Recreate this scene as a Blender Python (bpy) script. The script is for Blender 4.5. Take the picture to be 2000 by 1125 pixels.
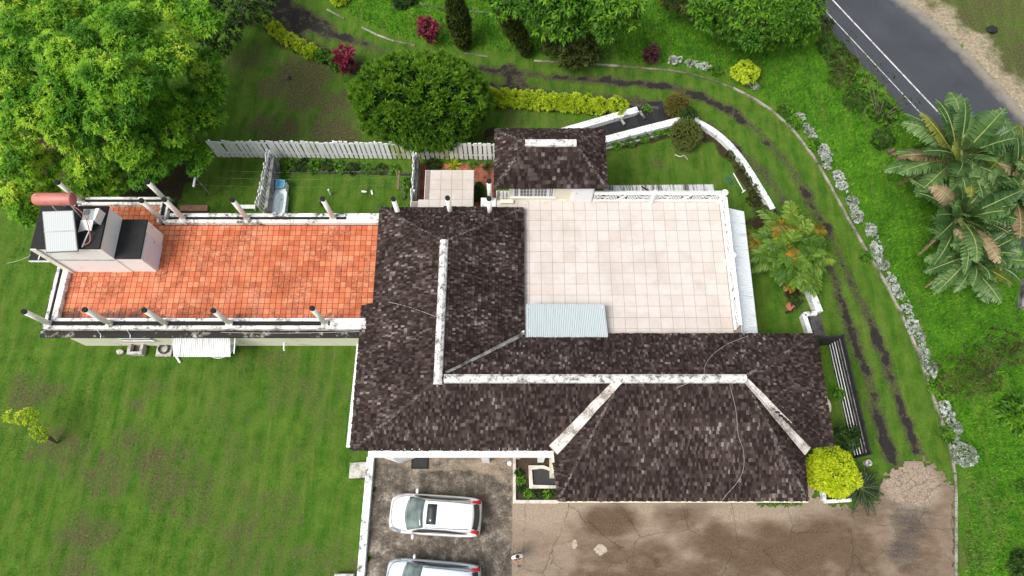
import bpy, bmesh, math, random
import numpy as np
from mathutils import Vector, Matrix

for o in list(bpy.data.objects):
    bpy.data.objects.remove(o, do_unlink=True)
SC = bpy.context.scene
COL = SC.collection
R = math.radians
rnd = random.Random(11)
rng = np.random.default_rng(11)

# ------------------------------------------------------------------ camera, sky, sun, exposure
CAM_H, FOC, TILT = 36.6, 1360.0, R(20)
cam = bpy.data.cameras.new('drone_camera')
cam.sensor_width = 36.0
cam.lens = 36.0 * FOC / 2000.0
cam.clip_end = 2000
cam_o = bpy.data.objects.new('drone_camera', cam)
COL.objects.link(cam_o)
cam_o.location = (0, 0, CAM_H)
cam_o.rotation_euler = (TILT, 0, 0)
SC.camera = cam_o

SUN_EL, SUN_AZ = R(58), R(-122)         # azimuth measured from +Y towards +X: soft light from the left, a little from below
world = bpy.data.worlds.new('World')
SC.world = world
world.use_nodes = True
wn = world.node_tree
wn.nodes.clear()
sky = wn.nodes.new('ShaderNodeTexSky')
sky.sky_type = 'NISHITA'
sky.sun_disc = False
sky.sun_elevation = SUN_EL
sky.sun_rotation = SUN_AZ
sky.air_density = 1.0
sky.dust_density = 4.0
sky.ozone_density = 1.0
bg = wn.nodes.new('ShaderNodeBackground')
bg.inputs['Strength'].default_value = 0.105
wo = wn.nodes.new('ShaderNodeOutputWorld')
hs = wn.nodes.new('ShaderNodeHueSaturation')      # thin cloud: the sky is nearly white
hs.inputs['Saturation'].default_value = 0.3
wn.links.new(sky.outputs[0], hs.inputs['Color'])
wn.links.new(hs.outputs[0], bg.inputs['Color'])
wn.links.new(bg.outputs[0], wo.inputs['Surface'])

sun = bpy.data.lights.new('sun', 'SUN')
sun.energy = 1.5
sun.angle = R(26)
sun.color = (1.0, 0.95, 0.86)
sun_o = bpy.data.objects.new('sun', sun)
COL.objects.link(sun_o)
sd = Vector((math.sin(SUN_AZ) * math.cos(SUN_EL), math.cos(SUN_AZ) * math.cos(SUN_EL), math.sin(SUN_EL)))
sun_o.rotation_euler = sd.to_track_quat('Z', 'Y').to_euler()
sun_o.location = sd * 80

SC.view_settings.view_transform = 'Standard'
SC.view_settings.look = 'None'
SC.view_settings.exposure = 0.82
SC.view_settings.gamma = 1.0
SC.view_settings.use_curve_mapping = False


# ------------------------------------------------------------------ survey: a sight line of the drone met with a height gives a place
def P(px, py, z=0.0):
    u = (px - 1000) / FOC
    v = (py - 562.5) / FOC
    dy = math.sin(TILT) - v * math.cos(TILT)
    dz = math.cos(TILT) + v * math.sin(TILT)
    t = (CAM_H - z) / dz
    return Vector((u * t, dy * t, z))


def sstep(a, b, x):
    t = np.clip((x - a) / (b - a), 0, 1)
    return t * t * (3 - 2 * t)


def hgt(x, y):
    """terrain: the lawn on the left lies half a metre below the car court"""
    return -0.5 * (1 - sstep(-7.4, -7.0, x)) * (1 - sstep(12.0, 17.0, y))


def G(px, py, dz=0.0):
    p = P(px, py, 0)
    for _ in range(4):
        p = P(px, py, float(hgt(p.x, p.y)) + dz)
    return p


# ------------------------------------------------------------------ mesh builder
WL = {}


def wl(o):
    return WL.get(o.name, Vector((0, 0, 0))) if o else Vector((0, 0, 0))


def tag(o, label, cat, group=None):
    o['label'] = label
    o['category'] = cat
    if group:
        o['group'] = group
    return o


def thing(name, label, cat, loc=(0, 0, 0), group=None):
    o = bpy.data.objects.new(name, None)
    COL.objects.link(o)
    o.empty_display_size = 0.2
    o.location = loc
    WL[o.name] = Vector(loc)
    return tag(o, label, cat, group)


class MB:
    def __init__(s):
        s.v = []
        s.f = []

    def add(s, vs, fs):
        b = len(s.v)
        s.v.extend([tuple(p) for p in vs])
        s.f.extend([tuple(i + b for i in f) for f in fs])
        return s

    def box(s, x0, y0, z0, x1, y1, z1):
        vs = [(x0, y0, z0), (x1, y0, z0), (x1, y1, z0), (x0, y1, z0), (x0, y0, z1), (x1, y0, z1), (x1, y1, z1), (x0, y1, z1)]
        return s.add(vs, [(3, 2, 1, 0), (4, 5, 6, 7), (0, 1, 5, 4), (1, 2, 6, 5), (2, 3, 7, 6), (3, 0, 4, 7)])

    def prism(s, poly, z0, z1):
        n = len(poly)
        a = sum(poly[i][0] * poly[(i + 1) % n][1] - poly[(i + 1) % n][0] * poly[i][1] for i in range(n))
        if a < 0:
            poly = poly[::-1]
        vs = [(p[0], p[1], z0) for p in poly] + [(p[0], p[1], z1) for p in poly]
        fs = [tuple(range(n - 1, -1, -1)), tuple(range(n, 2 * n))]
        fs += [(i, (i + 1) % n, n + (i + 1) % n, n + i) for i in range(n)]
        return s.add(vs, fs)

    def slab(s, pts, th):
        """polygon in space thickened straight down"""
        n = len(pts)
        pts = [Vector(p) for p in pts]
        nn = Vector((0, 0, 0))
        for i in range(n):
            nn += pts[i].cross(pts[(i + 1) % n])
        if nn.z < 0:
            pts = pts[::-1]
        vs = pts + [p - Vector((0, 0, th)) for p in pts]
        fs = [tuple(range(n)), tuple(range(2 * n - 1, n - 1, -1))]
        fs += [(i, n + i, n + (i + 1) % n, (i + 1) % n) for i in range(n)]
        return s.add(vs, fs)

    def beam(s, p0, p1, w, h, up=(0, 0, 1)):
        p0, p1 = Vector(p0), Vector(p1)
        d = (p1 - p0).normalized()
        u = Vector(up)
        if abs(d.dot(u)) > 0.98:
            u = Vector((0, 1, 0))
        sx = d.cross(u).normalized() * (w / 2)
        sz = sx.cross(d).normalized() * (h / 2)
        vs = []
        for p in (p0, p1):
            vs += [p - sx - sz, p + sx - sz, p + sx + sz, p - sx + sz]
        return s.add(vs, [(0, 3, 2, 1), (4, 5, 6, 7), (0, 1, 5, 4), (1, 2, 6, 5), (2, 3, 7, 6), (3, 0, 4, 7)])

    def tube(s, pts, r, n=8, cap=True):
        pts = [Vector(p) for p in pts]
        if not isinstance(r, (list, tuple)):
            r = [r] * len(pts)
        vs, fs = [], []
        for i, p in enumerate(pts):
            d = (pts[min(i + 1, len(pts) - 1)] - pts[max(i - 1, 0)]).normalized()
            a = Vector((0, 0, 1)) if abs(d.z) < 0.9 else Vector((1, 0, 0))
            u = d.cross(a).normalized()
            w = u.cross(d).normalized()
            for k in range(n):
                t = 2 * math.pi * k / n
                vs.append(p + (u * math.cos(t) + w * math.sin(t)) * r[i])
        for i in range(len(pts) - 1):
            for k in range(n):
                k2 = (k + 1) % n
                fs.append((i * n + k, i * n + k2, (i + 1) * n + k2, (i + 1) * n + k))
        if cap:
            fs.append(tuple(range(n - 1, -1, -1)))
            fs.append(tuple((len(pts) - 1) * n + k for k in range(n)))
        return s.add(vs, fs)

    def lathe(s, c, prof, n=16):
        c = Vector(c)
        vs, fs = [], []
        for (r, z) in prof:
            for k in range(n):
                t = 2 * math.pi * k / n
                vs.append(c + Vector((r * math.cos(t), r * math.sin(t), z)))
        for i in range(len(prof) - 1):
            for k in range(n):
                k2 = (k + 1) % n
                fs.append((i * n + k, i * n + k2, (i + 1) * n + k2, (i + 1) * n + k))
        fs.append(tuple(range(n - 1, -1, -1)))
        fs.append(tuple((len(prof) - 1) * n + k for k in range(n)))
        return s.add(vs, fs)

    def ball(s, c, rx, ry, rz, nu=10, nv=7, jit=0.0):
        c = Vector(c)
        vs = [c + Vector((0, 0, -rz))]
        for j in range(1, nv):
            ph = -math.pi / 2 + math.pi * j / nv
            for k in range(nu):
                t = 2 * math.pi * k / nu
                q = 1 + rnd.uniform(-jit, jit)
                vs.append(c + Vector((rx * math.cos(ph) * math.cos(t), ry * math.cos(ph) * math.sin(t), rz * math.sin(ph))) * q)
        vs.append(c + Vector((0, 0, rz)))
        if jit:
            vs = [c + (v - c) for v in vs]
        fs = [(0, 1 + (k + 1) % nu, 1 + k) for k in range(nu)]
        for j in range(nv - 2):
            for k in range(nu):
                k2 = (k + 1) % nu
                fs.append((1 + j * nu + k, 1 + j * nu + k2, 1 + (j + 1) * nu + k2, 1 + (j + 1) * nu + k))
        t = len(vs) - 1
        fs += [(1 + (nv - 2) * nu + k, 1 + (nv - 2) * nu + (k + 1) % nu, t) for k in range(nu)]
        return s.add(vs, fs)

    def mesh(s, name, origin):
        me = bpy.data.meshes.new(name)
        o = Vector(origin)
        me.from_pydata([(p[0] - o.x, p[1] - o.y, p[2] - o.z) for p in s.v], [], s.f)
        me.update()
        return me

    def build(s, name, mat, parent=None, smooth=False, bevel=0.0, kind=None):
        xs = [p[0] for p in s.v]
        ys = [p[1] for p in s.v]
        zs = [p[2] for p in s.v]
        c = Vector(((min(xs) + max(xs)) / 2, (min(ys) + max(ys)) / 2, min(zs)))
        me = s.mesh(name, c)
        me.materials.append(mat)
        if smooth:
            for p in me.polygons:
                p.use_smooth = True
        return link(name, me, c, parent, bevel, kind)


def link(name, me, c, parent=None, bevel=0.0, kind=None):
    o = bpy.data.objects.new(name, me)
    COL.objects.link(o)
    c = Vector(c)
    o.location = c - wl(parent)
    WL[o.name] = c
    if parent:
        o.parent = parent
    if bevel:
        b = o.modifiers.new('bevel', 'BEVEL')
        b.width = bevel
        b.segments = 2
        b.limit_method = 'ANGLE'
    if kind:
        o['kind'] = kind
    return o


def np_mesh(name, v, tris, mat, parent=None, kind=None, attrs=None, origin=None, smooth=False):
    """big mesh from numpy arrays; v (n,3), tris (m,3)"""
    v = np.asarray(v, dtype=np.float64)
    c = Vector(origin) if origin is not None else Vector(((v[:, 0].min() + v[:, 0].max()) / 2, (v[:, 1].min() + v[:, 1].max()) / 2, v[:, 2].min()))
    me = bpy.data.meshes.new(name)
    n, m, k = len(v), len(tris), tris.shape[1]
    me.vertices.add(n)
    me.vertices.foreach_set('co', (v - np.array(c)).astype(np.float32).ravel())
    me.loops.add(m * k)
    me.loops.foreach_set('vertex_index', tris.astype(np.int32).ravel())
    me.polygons.add(m)
    me.polygons.foreach_set('loop_start', np.arange(0, m * k, k, dtype=np.int32))
    me.polygons.foreach_set('loop_total', np.full(m, k, dtype=np.int32))
    if smooth:
        me.polygons.foreach_set('use_smooth', np.ones(m, dtype=bool))
    me.update(calc_edges=True)
    for an, (ty, arr) in (attrs or {}).items():
        a = me.attributes.new(an, ty, 'POINT')
        a.data.foreach_set('value' if ty == 'FLOAT' else 'color', np.asarray(arr, dtype=np.float32).ravel())
    me.materials.append(mat)
    return link(name, me, c, parent, 0, kind)


def copy_tree(o, loc, rz=None, parent=None):
    c = o.copy()
    COL.objects.link(c)
    c.location = loc
    WL[c.name] = Vector(loc)
    if rz is not None:
        c.rotation_euler.z = rz
    for ch in list(o.children):
        k = ch.copy()
        COL.objects.link(k)
        k.parent = c
        for g in list(ch.children):
            q = g.copy()
            COL.objects.link(q)
            q.parent = k
    return c


# value noise on numpy arrays (for terrain masks and scatter)
_perm = np.random.default_rng(5).random((256, 256))


def vnoise(x, y, s=1.0, o=0.0):
    x = np.asarray(x) * s + 37.1 + o
    y = np.asarray(y) * s + 11.7 + o * 1.7
    xi, yi = np.floor(x).astype(int), np.floor(y).astype(int)
    fx, fy = x - xi, y - yi
    fx = fx * fx * (3 - 2 * fx)
    fy = fy * fy * (3 - 2 * fy)
    a = _perm[xi % 256, yi % 256]
    b = _perm[(xi + 1) % 256, yi % 256]
    c = _perm[xi % 256, (yi + 1) % 256]
    d = _perm[(xi + 1) % 256, (yi + 1) % 256]
    return (a * (1 - fx) + b * fx) * (1 - fy) + (c * (1 - fx) + d * fx) * fy


def fbm(x, y, s=1.0, o=0.0):
    return (vnoise(x, y, s, o) + 0.5 * vnoise(x, y, s * 2.1, o + 3) + 0.25 * vnoise(x, y, s * 4.3, o + 7)) / 1.75


def seg_dist(x, y, pts):
    """distance of many points to a polyline"""
    d = np.full(np.shape(x), 1e9)
    for (a, b) in zip(pts[:-1], pts[1:]):
        ax, ay, bx, by = a[0], a[1], b[0], b[1]
        L = (bx - ax) ** 2 + (by - ay) ** 2 + 1e-9
        t = np.clip(((x - ax) * (bx - ax) + (y - ay) * (by - ay)) / L, 0, 1)
        d = np.minimum(d, np.hypot(x - ax - t * (bx - ax), y - ay - t * (by - ay)))
    return d


def in_poly(x, y, poly):
    r = np.zeros(np.shape(x), dtype=bool)
    n = len(poly)
    for i in range(n):
        x0, y0 = poly[i][0], poly[i][1]
        x1, y1 = poly[(i + 1) % n][0], poly[(i + 1) % n][1]
        if y0 == y1:
            continue
        c = ((y0 > y) != (y1 > y)) & (x < (x1 - x0) * (y - y0) / (y1 - y0) + x0)
        r ^= c
    return r


def smooth_line(pts, sub=6):
    """Catmull-Rom through points"""
    pts = [Vector(p) for p in pts]
    out = []
    for i in range(len(pts) - 1):
        p0, p1, p2, p3 = pts[max(i - 1, 0)], pts[i], pts[i + 1], pts[min(i + 2, len(pts) - 1)]
        for k in range(sub):
            t = k / sub
            out.append(0.5 * ((2 * p1) + (p2 - p0) * t + (2 * p0 - 5 * p1 + 4 * p2 - p3) * t * t + (3 * p1 - p0 - 3 * p2 + p3) * t ** 3))
    out.append(pts[-1])
    return out


# ------------------------------------------------------------------ materials
class NT:
    def __init__(s, name):
        s.m = bpy.data.materials.new(name)
        s.m.use_nodes = True
        s.t = s.m.node_tree
        s.t.nodes.clear()
        s.out = s.t.nodes.new('ShaderNodeOutputMaterial')
        s.b = s.t.nodes.new('ShaderNodeBsdfPrincipled')
        s.t.links.new(s.b.outputs[0], s.out.inputs['Surface'])

    def set(s, inp, val):
        i = s.b.inputs[inp]
        s.put(i, val)
        return s

    def put(s, i, val):
        if hasattr(val, 'is_linked') or isinstance(val, bpy.types.NodeSocket):
            s.t.links.new(val, i)
        elif isinstance(val, (tuple, list)) and len(val) == 3 and len(i.default_value) == 4:
            i.default_value = (*val, 1)
        else:
            i.default_value = val

    def pos(s):
        return s.t.nodes.new('ShaderNodeNewGeometry').outputs['Position']

    def obj(s):
        return s.t.nodes.new('ShaderNodeTexCoord').outputs['Object']

    def rand(s):
        a = s.t.nodes.new('ShaderNodeNewGeometry').outputs['Random Per Island']
        b = s.t.nodes.new('ShaderNodeObjectInfo').outputs['Random']
        return s.math('FRACT', s.math('ADD', a, b))

    def attr(s, n, out='Fac'):
        a = s.t.nodes.new('ShaderNodeAttribute')
        a.attribute_name = n
        return a.outputs[out]

    def scale(s, co, sc):
        m = s.t.nodes.new('ShaderNodeMapping')
        s.t.links.new(co, m.inputs['Vector'])
        m.inputs['Scale'].default_value = sc
        return m.outputs[0]

    def noise(s, co, sc, det=3, rough=0.6, out=0):
        n = s.t.nodes.new('ShaderNodeTexNoise')
        s.t.links.new(co, n.inputs['Vector'])
        n.inputs['Scale'].default_value = sc
        n.inputs['Detail'].default_value = det
        n.inputs['Roughness'].default_value = rough
        return n.outputs[out]

    def vor(s, co, sc, feat='DISTANCE_TO_EDGE', out='Distance', rnd_=1.0):
        n = s.t.nodes.new('ShaderNodeTexVoronoi')
        n.feature = feat
        s.t.links.new(co, n.inputs['Vector'])
        n.inputs['Scale'].default_value = sc
        n.inputs['Randomness'].default_value = rnd_
        return n.outputs[out]

    def ramp(s, fac, stops, interp='LINEAR'):
        r = s.t.nodes.new('ShaderNodeValToRGB')
        r.color_ramp.interpolation = interp
        e = r.color_ramp.elements
        while len(e) < len(stops):
            e.new(0.5)
        for i, (p, c) in enumerate(stops):
            e[i].position = p
            e[i].color = (*c, 1) if isinstance(c, (tuple, list)) else (c, c, c, 1)
        s.t.links.new(fac, r.inputs['Fac'])
        return r.outputs['Color']

    def mix(s, fac, a, b, mode='MIX'):
        n = s.t.nodes.new('ShaderNodeMix')
        n.data_type = 'RGBA'
        n.blend_type = mode
        s.put(n.inputs[0], fac)
        s.put(n.inputs[6], a)
        s.put(n.inputs[7], b)
        return n.outputs[2]

    def math(s, op, a, b=0.0, c=0.0):
        n = s.t.nodes.new('ShaderNodeMath')
        n.operation = op
        s.put(n.inputs[0], a)
        s.put(n.inputs[1], b)
        s.put(n.inputs[2], c)
        return n.outputs[0]

    def sep(s, col):
        n = s.t.nodes.new('ShaderNodeSeparateColor')
        s.t.links.new(col, n.inputs[0])
        return n.outputs

    def bump(s, h, st=0.3, dist=0.02):
        n = s.t.nodes.new('ShaderNodeBump')
        s.t.links.new(h, n.inputs['Height'])
        n.inputs['Strength'].default_value = st
        n.inputs['Distance'].default_value = dist
        s.t.links.new(n.outputs[0], s.b.inputs['Normal'])
        return s


def plain(name, c, rough=0.6, metal=0.0, var=0.12, sc=4.0):
    n = NT(name)
    f = n.noise(n.pos(), sc, 4)
    lo = tuple(max(0, x * (1 - var)) for x in c)
    hi = tuple(x * (1 + var) for x in c)
    n.set('Base Color', n.ramp(f, [(0.3, lo), (0.7, hi)]))
    n.set('Roughness', rough).set('Metallic', metal)
    return n.m


def stained(name, base, dirt, amt=0.5, sc=2.0, stretch=(1, 1, 1), rough=0.75, fine=14.0):
    """painted masonry with weather stains; amt 0..1 is how much is dirty"""
    n = NT(name)
    co = n.scale(n.pos(), stretch)
    a = n.noise(co, sc, 5, 0.65)
    b = n.noise(co, fine, 4, 0.7)
    s = n.math('ADD', n.math('MULTIPLY', a, 0.62), n.math('MULTIPLY', b, 0.38))
    e = 0.64 - 0.26 * amt
    f = n.ramp(s, [(e - 0.05, 0.0), (e + 0.08, 1.0)])
    c = n.mix(n.sep(f)[0], base, dirt)
    n.set('Base Color', c).set('Roughness', rough)
    n.bump(b, 0.25, 0.01)
    return n.m


def leafmat(name, cols, rough=0.5, trans=0.35, k_=.7):
    n = NT(name)
    f = n.math('ADD', n.math('MULTIPLY', n.attr('tint'), k_), n.math('MULTIPLY', n.rand(), 1 - k_))
    k = len(cols)
    c = n.ramp(f, [(i / (k - 1), cols[i]) for i in range(k)])
    n.set('Base Color', c).set('Roughness', rough)
    n.b.inputs['Specular IOR Level'].default_value = 0.3
    t = n.t.nodes.new('ShaderNodeBsdfTranslucent')
    n.t.links.new(n.mix(1.0, c, (1.0, 1.0, 0.55), 'MULTIPLY'), t.inputs['Color'])
    mx = n.t.nodes.new('ShaderNodeMixShader')
    mx.inputs[0].default_value = trans
    n.t.links.new(n.b.outputs[0], mx.inputs[1])
    n.t.links.new(t.outputs[0], mx.inputs[2])
    n.t.links.new(mx.outputs[0], n.out.inputs['Surface'])
    return n.m
# ------------------------------------------------------------------ the ground
def W(lst):
    return [G(a, b) for a, b in lst]


KERB = smooth_line(W([(560, -40), (608, 0), (690, 45), (770, 80), (880, 100), (1000, 115), (1100, 122), (1180, 127), (1260, 133), (1330, 140), (1400, 160), (1450, 181), (1500, 211), (1545, 250), (1590, 310), (1620, 360), (1652, 420), (1692, 490), (1733, 560), (1772, 640), (1802, 715), (1827, 790), (1851, 860), (1863, 910), (1867, 1000), (1865, 1125), (1863, 1250)]), 5)
RUT1 = smooth_line(W([(520, -40), (560, 30), (615, 52), (690, 78), (760, 102), (840, 118), (920, 130), (1000, 141), (1090, 151), (1200, 157), (1290, 167), (1350, 182), (1405, 203), (1455, 235), (1500, 275), (1540, 322), (1572, 372), (1602, 424), (1632, 476), (1662, 545), (1690, 602), (1712, 655), (1736, 722), (1757, 782), (1775, 832), (1790, 880)]), 5)
RUT2 = smooth_line(W([(470, -40), (530, 20), (570, 60), (630, 98), (700, 125), (780, 145), (880, 160), (960, 168), (1060, 178), (1150, 187), (1240, 197), (1330, 220), (1395, 258), (1442, 295), (1492, 340), (1532, 390), (1580, 455), (1622, 525), (1641, 575), (1664, 645), (1692, 722), (1708, 785), (1727, 850), (1745, 900)]), 5)
CROSS = [W([(995, 140), (1025, 180)]), W([(545, 5), (640, 60)]), W([(590, 40), (560, 80)])]
ROAD_L = W([(1500, -90), (1576, 11), (1639, 82), (1728, 174), (1763, 217), (1990, 482), (2100, 620)])
ROAD_R = W([(1700, -60), (1770, 0), (1826, 40), (1884, 94), (1937, 150), (2000, 218), (2120, 355), (2250, 520)])
COURT = [(-7.2, 4.6), (13.6, 4.6)] + [tuple(P(a, b)[:2]) for a, b in [(1600, 985), (1650, 992), (1722, 985), (1722, 935), (1745, 915), (1765, 912), (1782, 900), (1818, 898), (1826, 912), (1850, 940), (1864, 950), (1868, 1000), (1866, 1125), (1864, 1300), (1864, 1480)]] + [(-7.2, -9.5)]
DRY = [(560, 140, 45, 1.2), (610, 150, 50, 1.4), (600, 185, 60, 1.2), (665, 195, 40, 1.2), (650, 250, 60, 1.5), (560, 255, 50, 1.2), (480, 120, 60, .8), (525, 170, 40, 1.2), (510, 250, 40, .9), (1010, 235, 50, .7), (1090, 235, 40, .5), (60, 775, 55, 1.0), (110, 870, 50, 1.0), (150, 880, 40, .8), (255, 860, 45, .8), (290, 895, 45, 1.0), (320, 950, 50, .95), (210, 930, 60, .8), (180, 1040, 60, 1.0), (150, 1110, 60, .8), (355, 880, 40, .7), (400, 1010, 40, .8), (470, 1040, 45, .8), (460, 1090, 50, .7), (540, 1095, 50, .6), (380, 940, 40, .7), (295, 755, 30, .7), (265, 790, 25, .8), (470, 820, 30, .6), (640, 830, 40, .5), (330, 680, 30, .3), (1930, 990, 60, .7), (1890, 1080, 50, .6), (1960, 1050, 40, .5), (1900, 960, 40, .5), (1280, 320, 35, .6), (1230, 300, 30, .5), (1330, 300, 30, .7), (1400, 410, 40, .3), (420, 60, 60, .4), (350, 740, 45, .35), (560, 900, 60, .35), (500, 780, 70, .35), (560, 760, 70, .4), (640, 720, 60, .35), (1490, 430, 40, .4), (1575, 600, 20, .6)]
DRYW = [(G(a, b), r / 37.0, s) for a, b, r, s in DRY]
SOIL_SHADE = [(300, 320, 120), (200, 250, 200), (350, 330, 60), (405, 378, 9), (791, 385, 9), (1390, 260, 14), (1480, 390, 22), (1550, 560, 30), (1500, 440, 50), (1560, 480, 50), (960, 265, 25), (250, 505, 10)]  # litter and bare soil; the round tree's cast shadow is painted in too
SOIL_SHADEW = [(G(a, b), r / 36.0) for a, b, r in SOIL_SHADE]
HEDGE1 = W([(522, 42), (545, 68), (590, 92), (640, 110), (668, 128), (700, 135)])
HEDGE2 = W([(960, 195), (1060, 203), (1140, 207), (1222, 212)])
WALLBED = W([(1180, 285), (1270, 265), (1345, 250), (1400, 270), (1450, 330), (1490, 400)])


def gmask(x, y):
    n1, n2, n3 = fbm(x, y, .8), fbm(x, y, 2.2, 9), fbm(x, y, .35, 20)
    d1 = seg_dist(x, y, RUT1) + (n2 - .5) * .5
    d2 = seg_dist(x, y, RUT2) + (n2 - .5) * .5
    rut = np.maximum(1 - sstep(.0, .62, d1), 1 - sstep(.0, .72, d2)) * (.66 + .5 * sstep(.3, .62, fbm(x, y, .28, 90)))
    for c in CROSS:
        rut = np.maximum(rut, 1 - sstep(.4, 1.0, seg_dist(x, y, c) + (n2 - .5) * .4))
    rut = rut * sstep(3.6, 4.6, y + n1)
    dry = np.zeros(np.shape(x))
    for c, r, s in DRYW:
        q = np.hypot((x - c.x), (y - c.y) * 1.15) / r
        dry = np.maximum(dry, s * .92 * (1 - sstep(.1, 1.75, q + (n1 - .5) * 1.5 + (n2 - .5) * .8)))
    left = (x < -7.4) & (y < 9.8)
    dry = np.where(left, np.maximum(dry, .55 * sstep(.42, .62, n3) * sstep(-21, -12, x)), dry)
    # rough, bright grass between the kerb and the road, and beyond the kerb at the top
    kd = seg_dist(x, y, KERB)
    kp = [tuple(p[:2]) for p in KERB]
    outer = in_poly(x, y, kp + [(60, kp[-1][1]), (60, 60), (kp[0][0], 60)])
    rough = np.where(outer, sstep(.1, .9, kd), 0)
    rd = in_poly(x, y, [tuple(p[:2]) for p in ROAD_R] + [(90, ROAD_R[-1].y), (90, 90), (ROAD_R[0].x, 90)])
    sand = np.where(rd, 1 - sstep(.3, 2.6, seg_dist(x, y, ROAD_R) + (n1 - .5) * 3.0), 0)
    dry = np.where(rd, np.maximum(dry, .8 + .6 * (n1 - .4)), dry)
    rough = np.where(rd, 0, rough)
    soil_shade = np.zeros(np.shape(x))
    for c, r in SOIL_SHADEW:
        soil_shade = np.maximum(soil_shade, 1 - sstep(.5, 1.25, np.hypot(x - c.x, y - c.y) / r + (n2 - .5) * .8))
    for L, w in ((HEDGE1, .5), (HEDGE2, .5), (WALLBED, .45)):
        soil_shade = np.maximum(soil_shade, 1 - sstep(w * .6, w * 1.6, seg_dist(x, y, L) + (n2 - .5) * .4))
    return rut, dry, rough, soil_shade, sand


def axis(lo, hi, a, b, step):
    far = [lo, lo * .55 + a * .45, a - 14, a - 6, a - 2]
    far2 = [b + 2, b + 6, b + 14, hi * .55 + b * .45, hi]
    return np.array(far + list(np.arange(a, b, step)) + far2)


gx = axis(-420, 420, -38, 38, .17)
gy = axis(-380, 480, -5, 38, .17)
XX, YY = np.meshgrid(gx, gy)
xf, yf = XX.ravel(), YY.ravel()
rut_, dry_, rough_, soil_shade_, sand_ = gmask(xf, yf)
zf = hgt(xf, yf) + (fbm(xf, yf, .5, 31) - .5) * .05 * (1 - sstep(60, 90, np.hypot(xf, yf)))
zf = zf - .03 + .05 * rough_ - .035 * rut_
inc = in_poly(xf, yf, COURT) | in_poly(xf, yf, [tuple(p[:2]) for p in ROAD_L] + [tuple(p[:2]) for p in ROAD_R[::-1]])
zf = np.where(inc, zf - .09, zf)
nx_, ny_ = len(gx), len(gy)
ii = np.arange(nx_ * ny_).reshape(ny_, nx_)
quads = np.stack([ii[:-1, :-1].ravel(), ii[:-1, 1:].ravel(), ii[1:, 1:].ravel(), ii[1:, :-1].ravel()], 1)
one = np.ones_like(xf)


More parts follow.
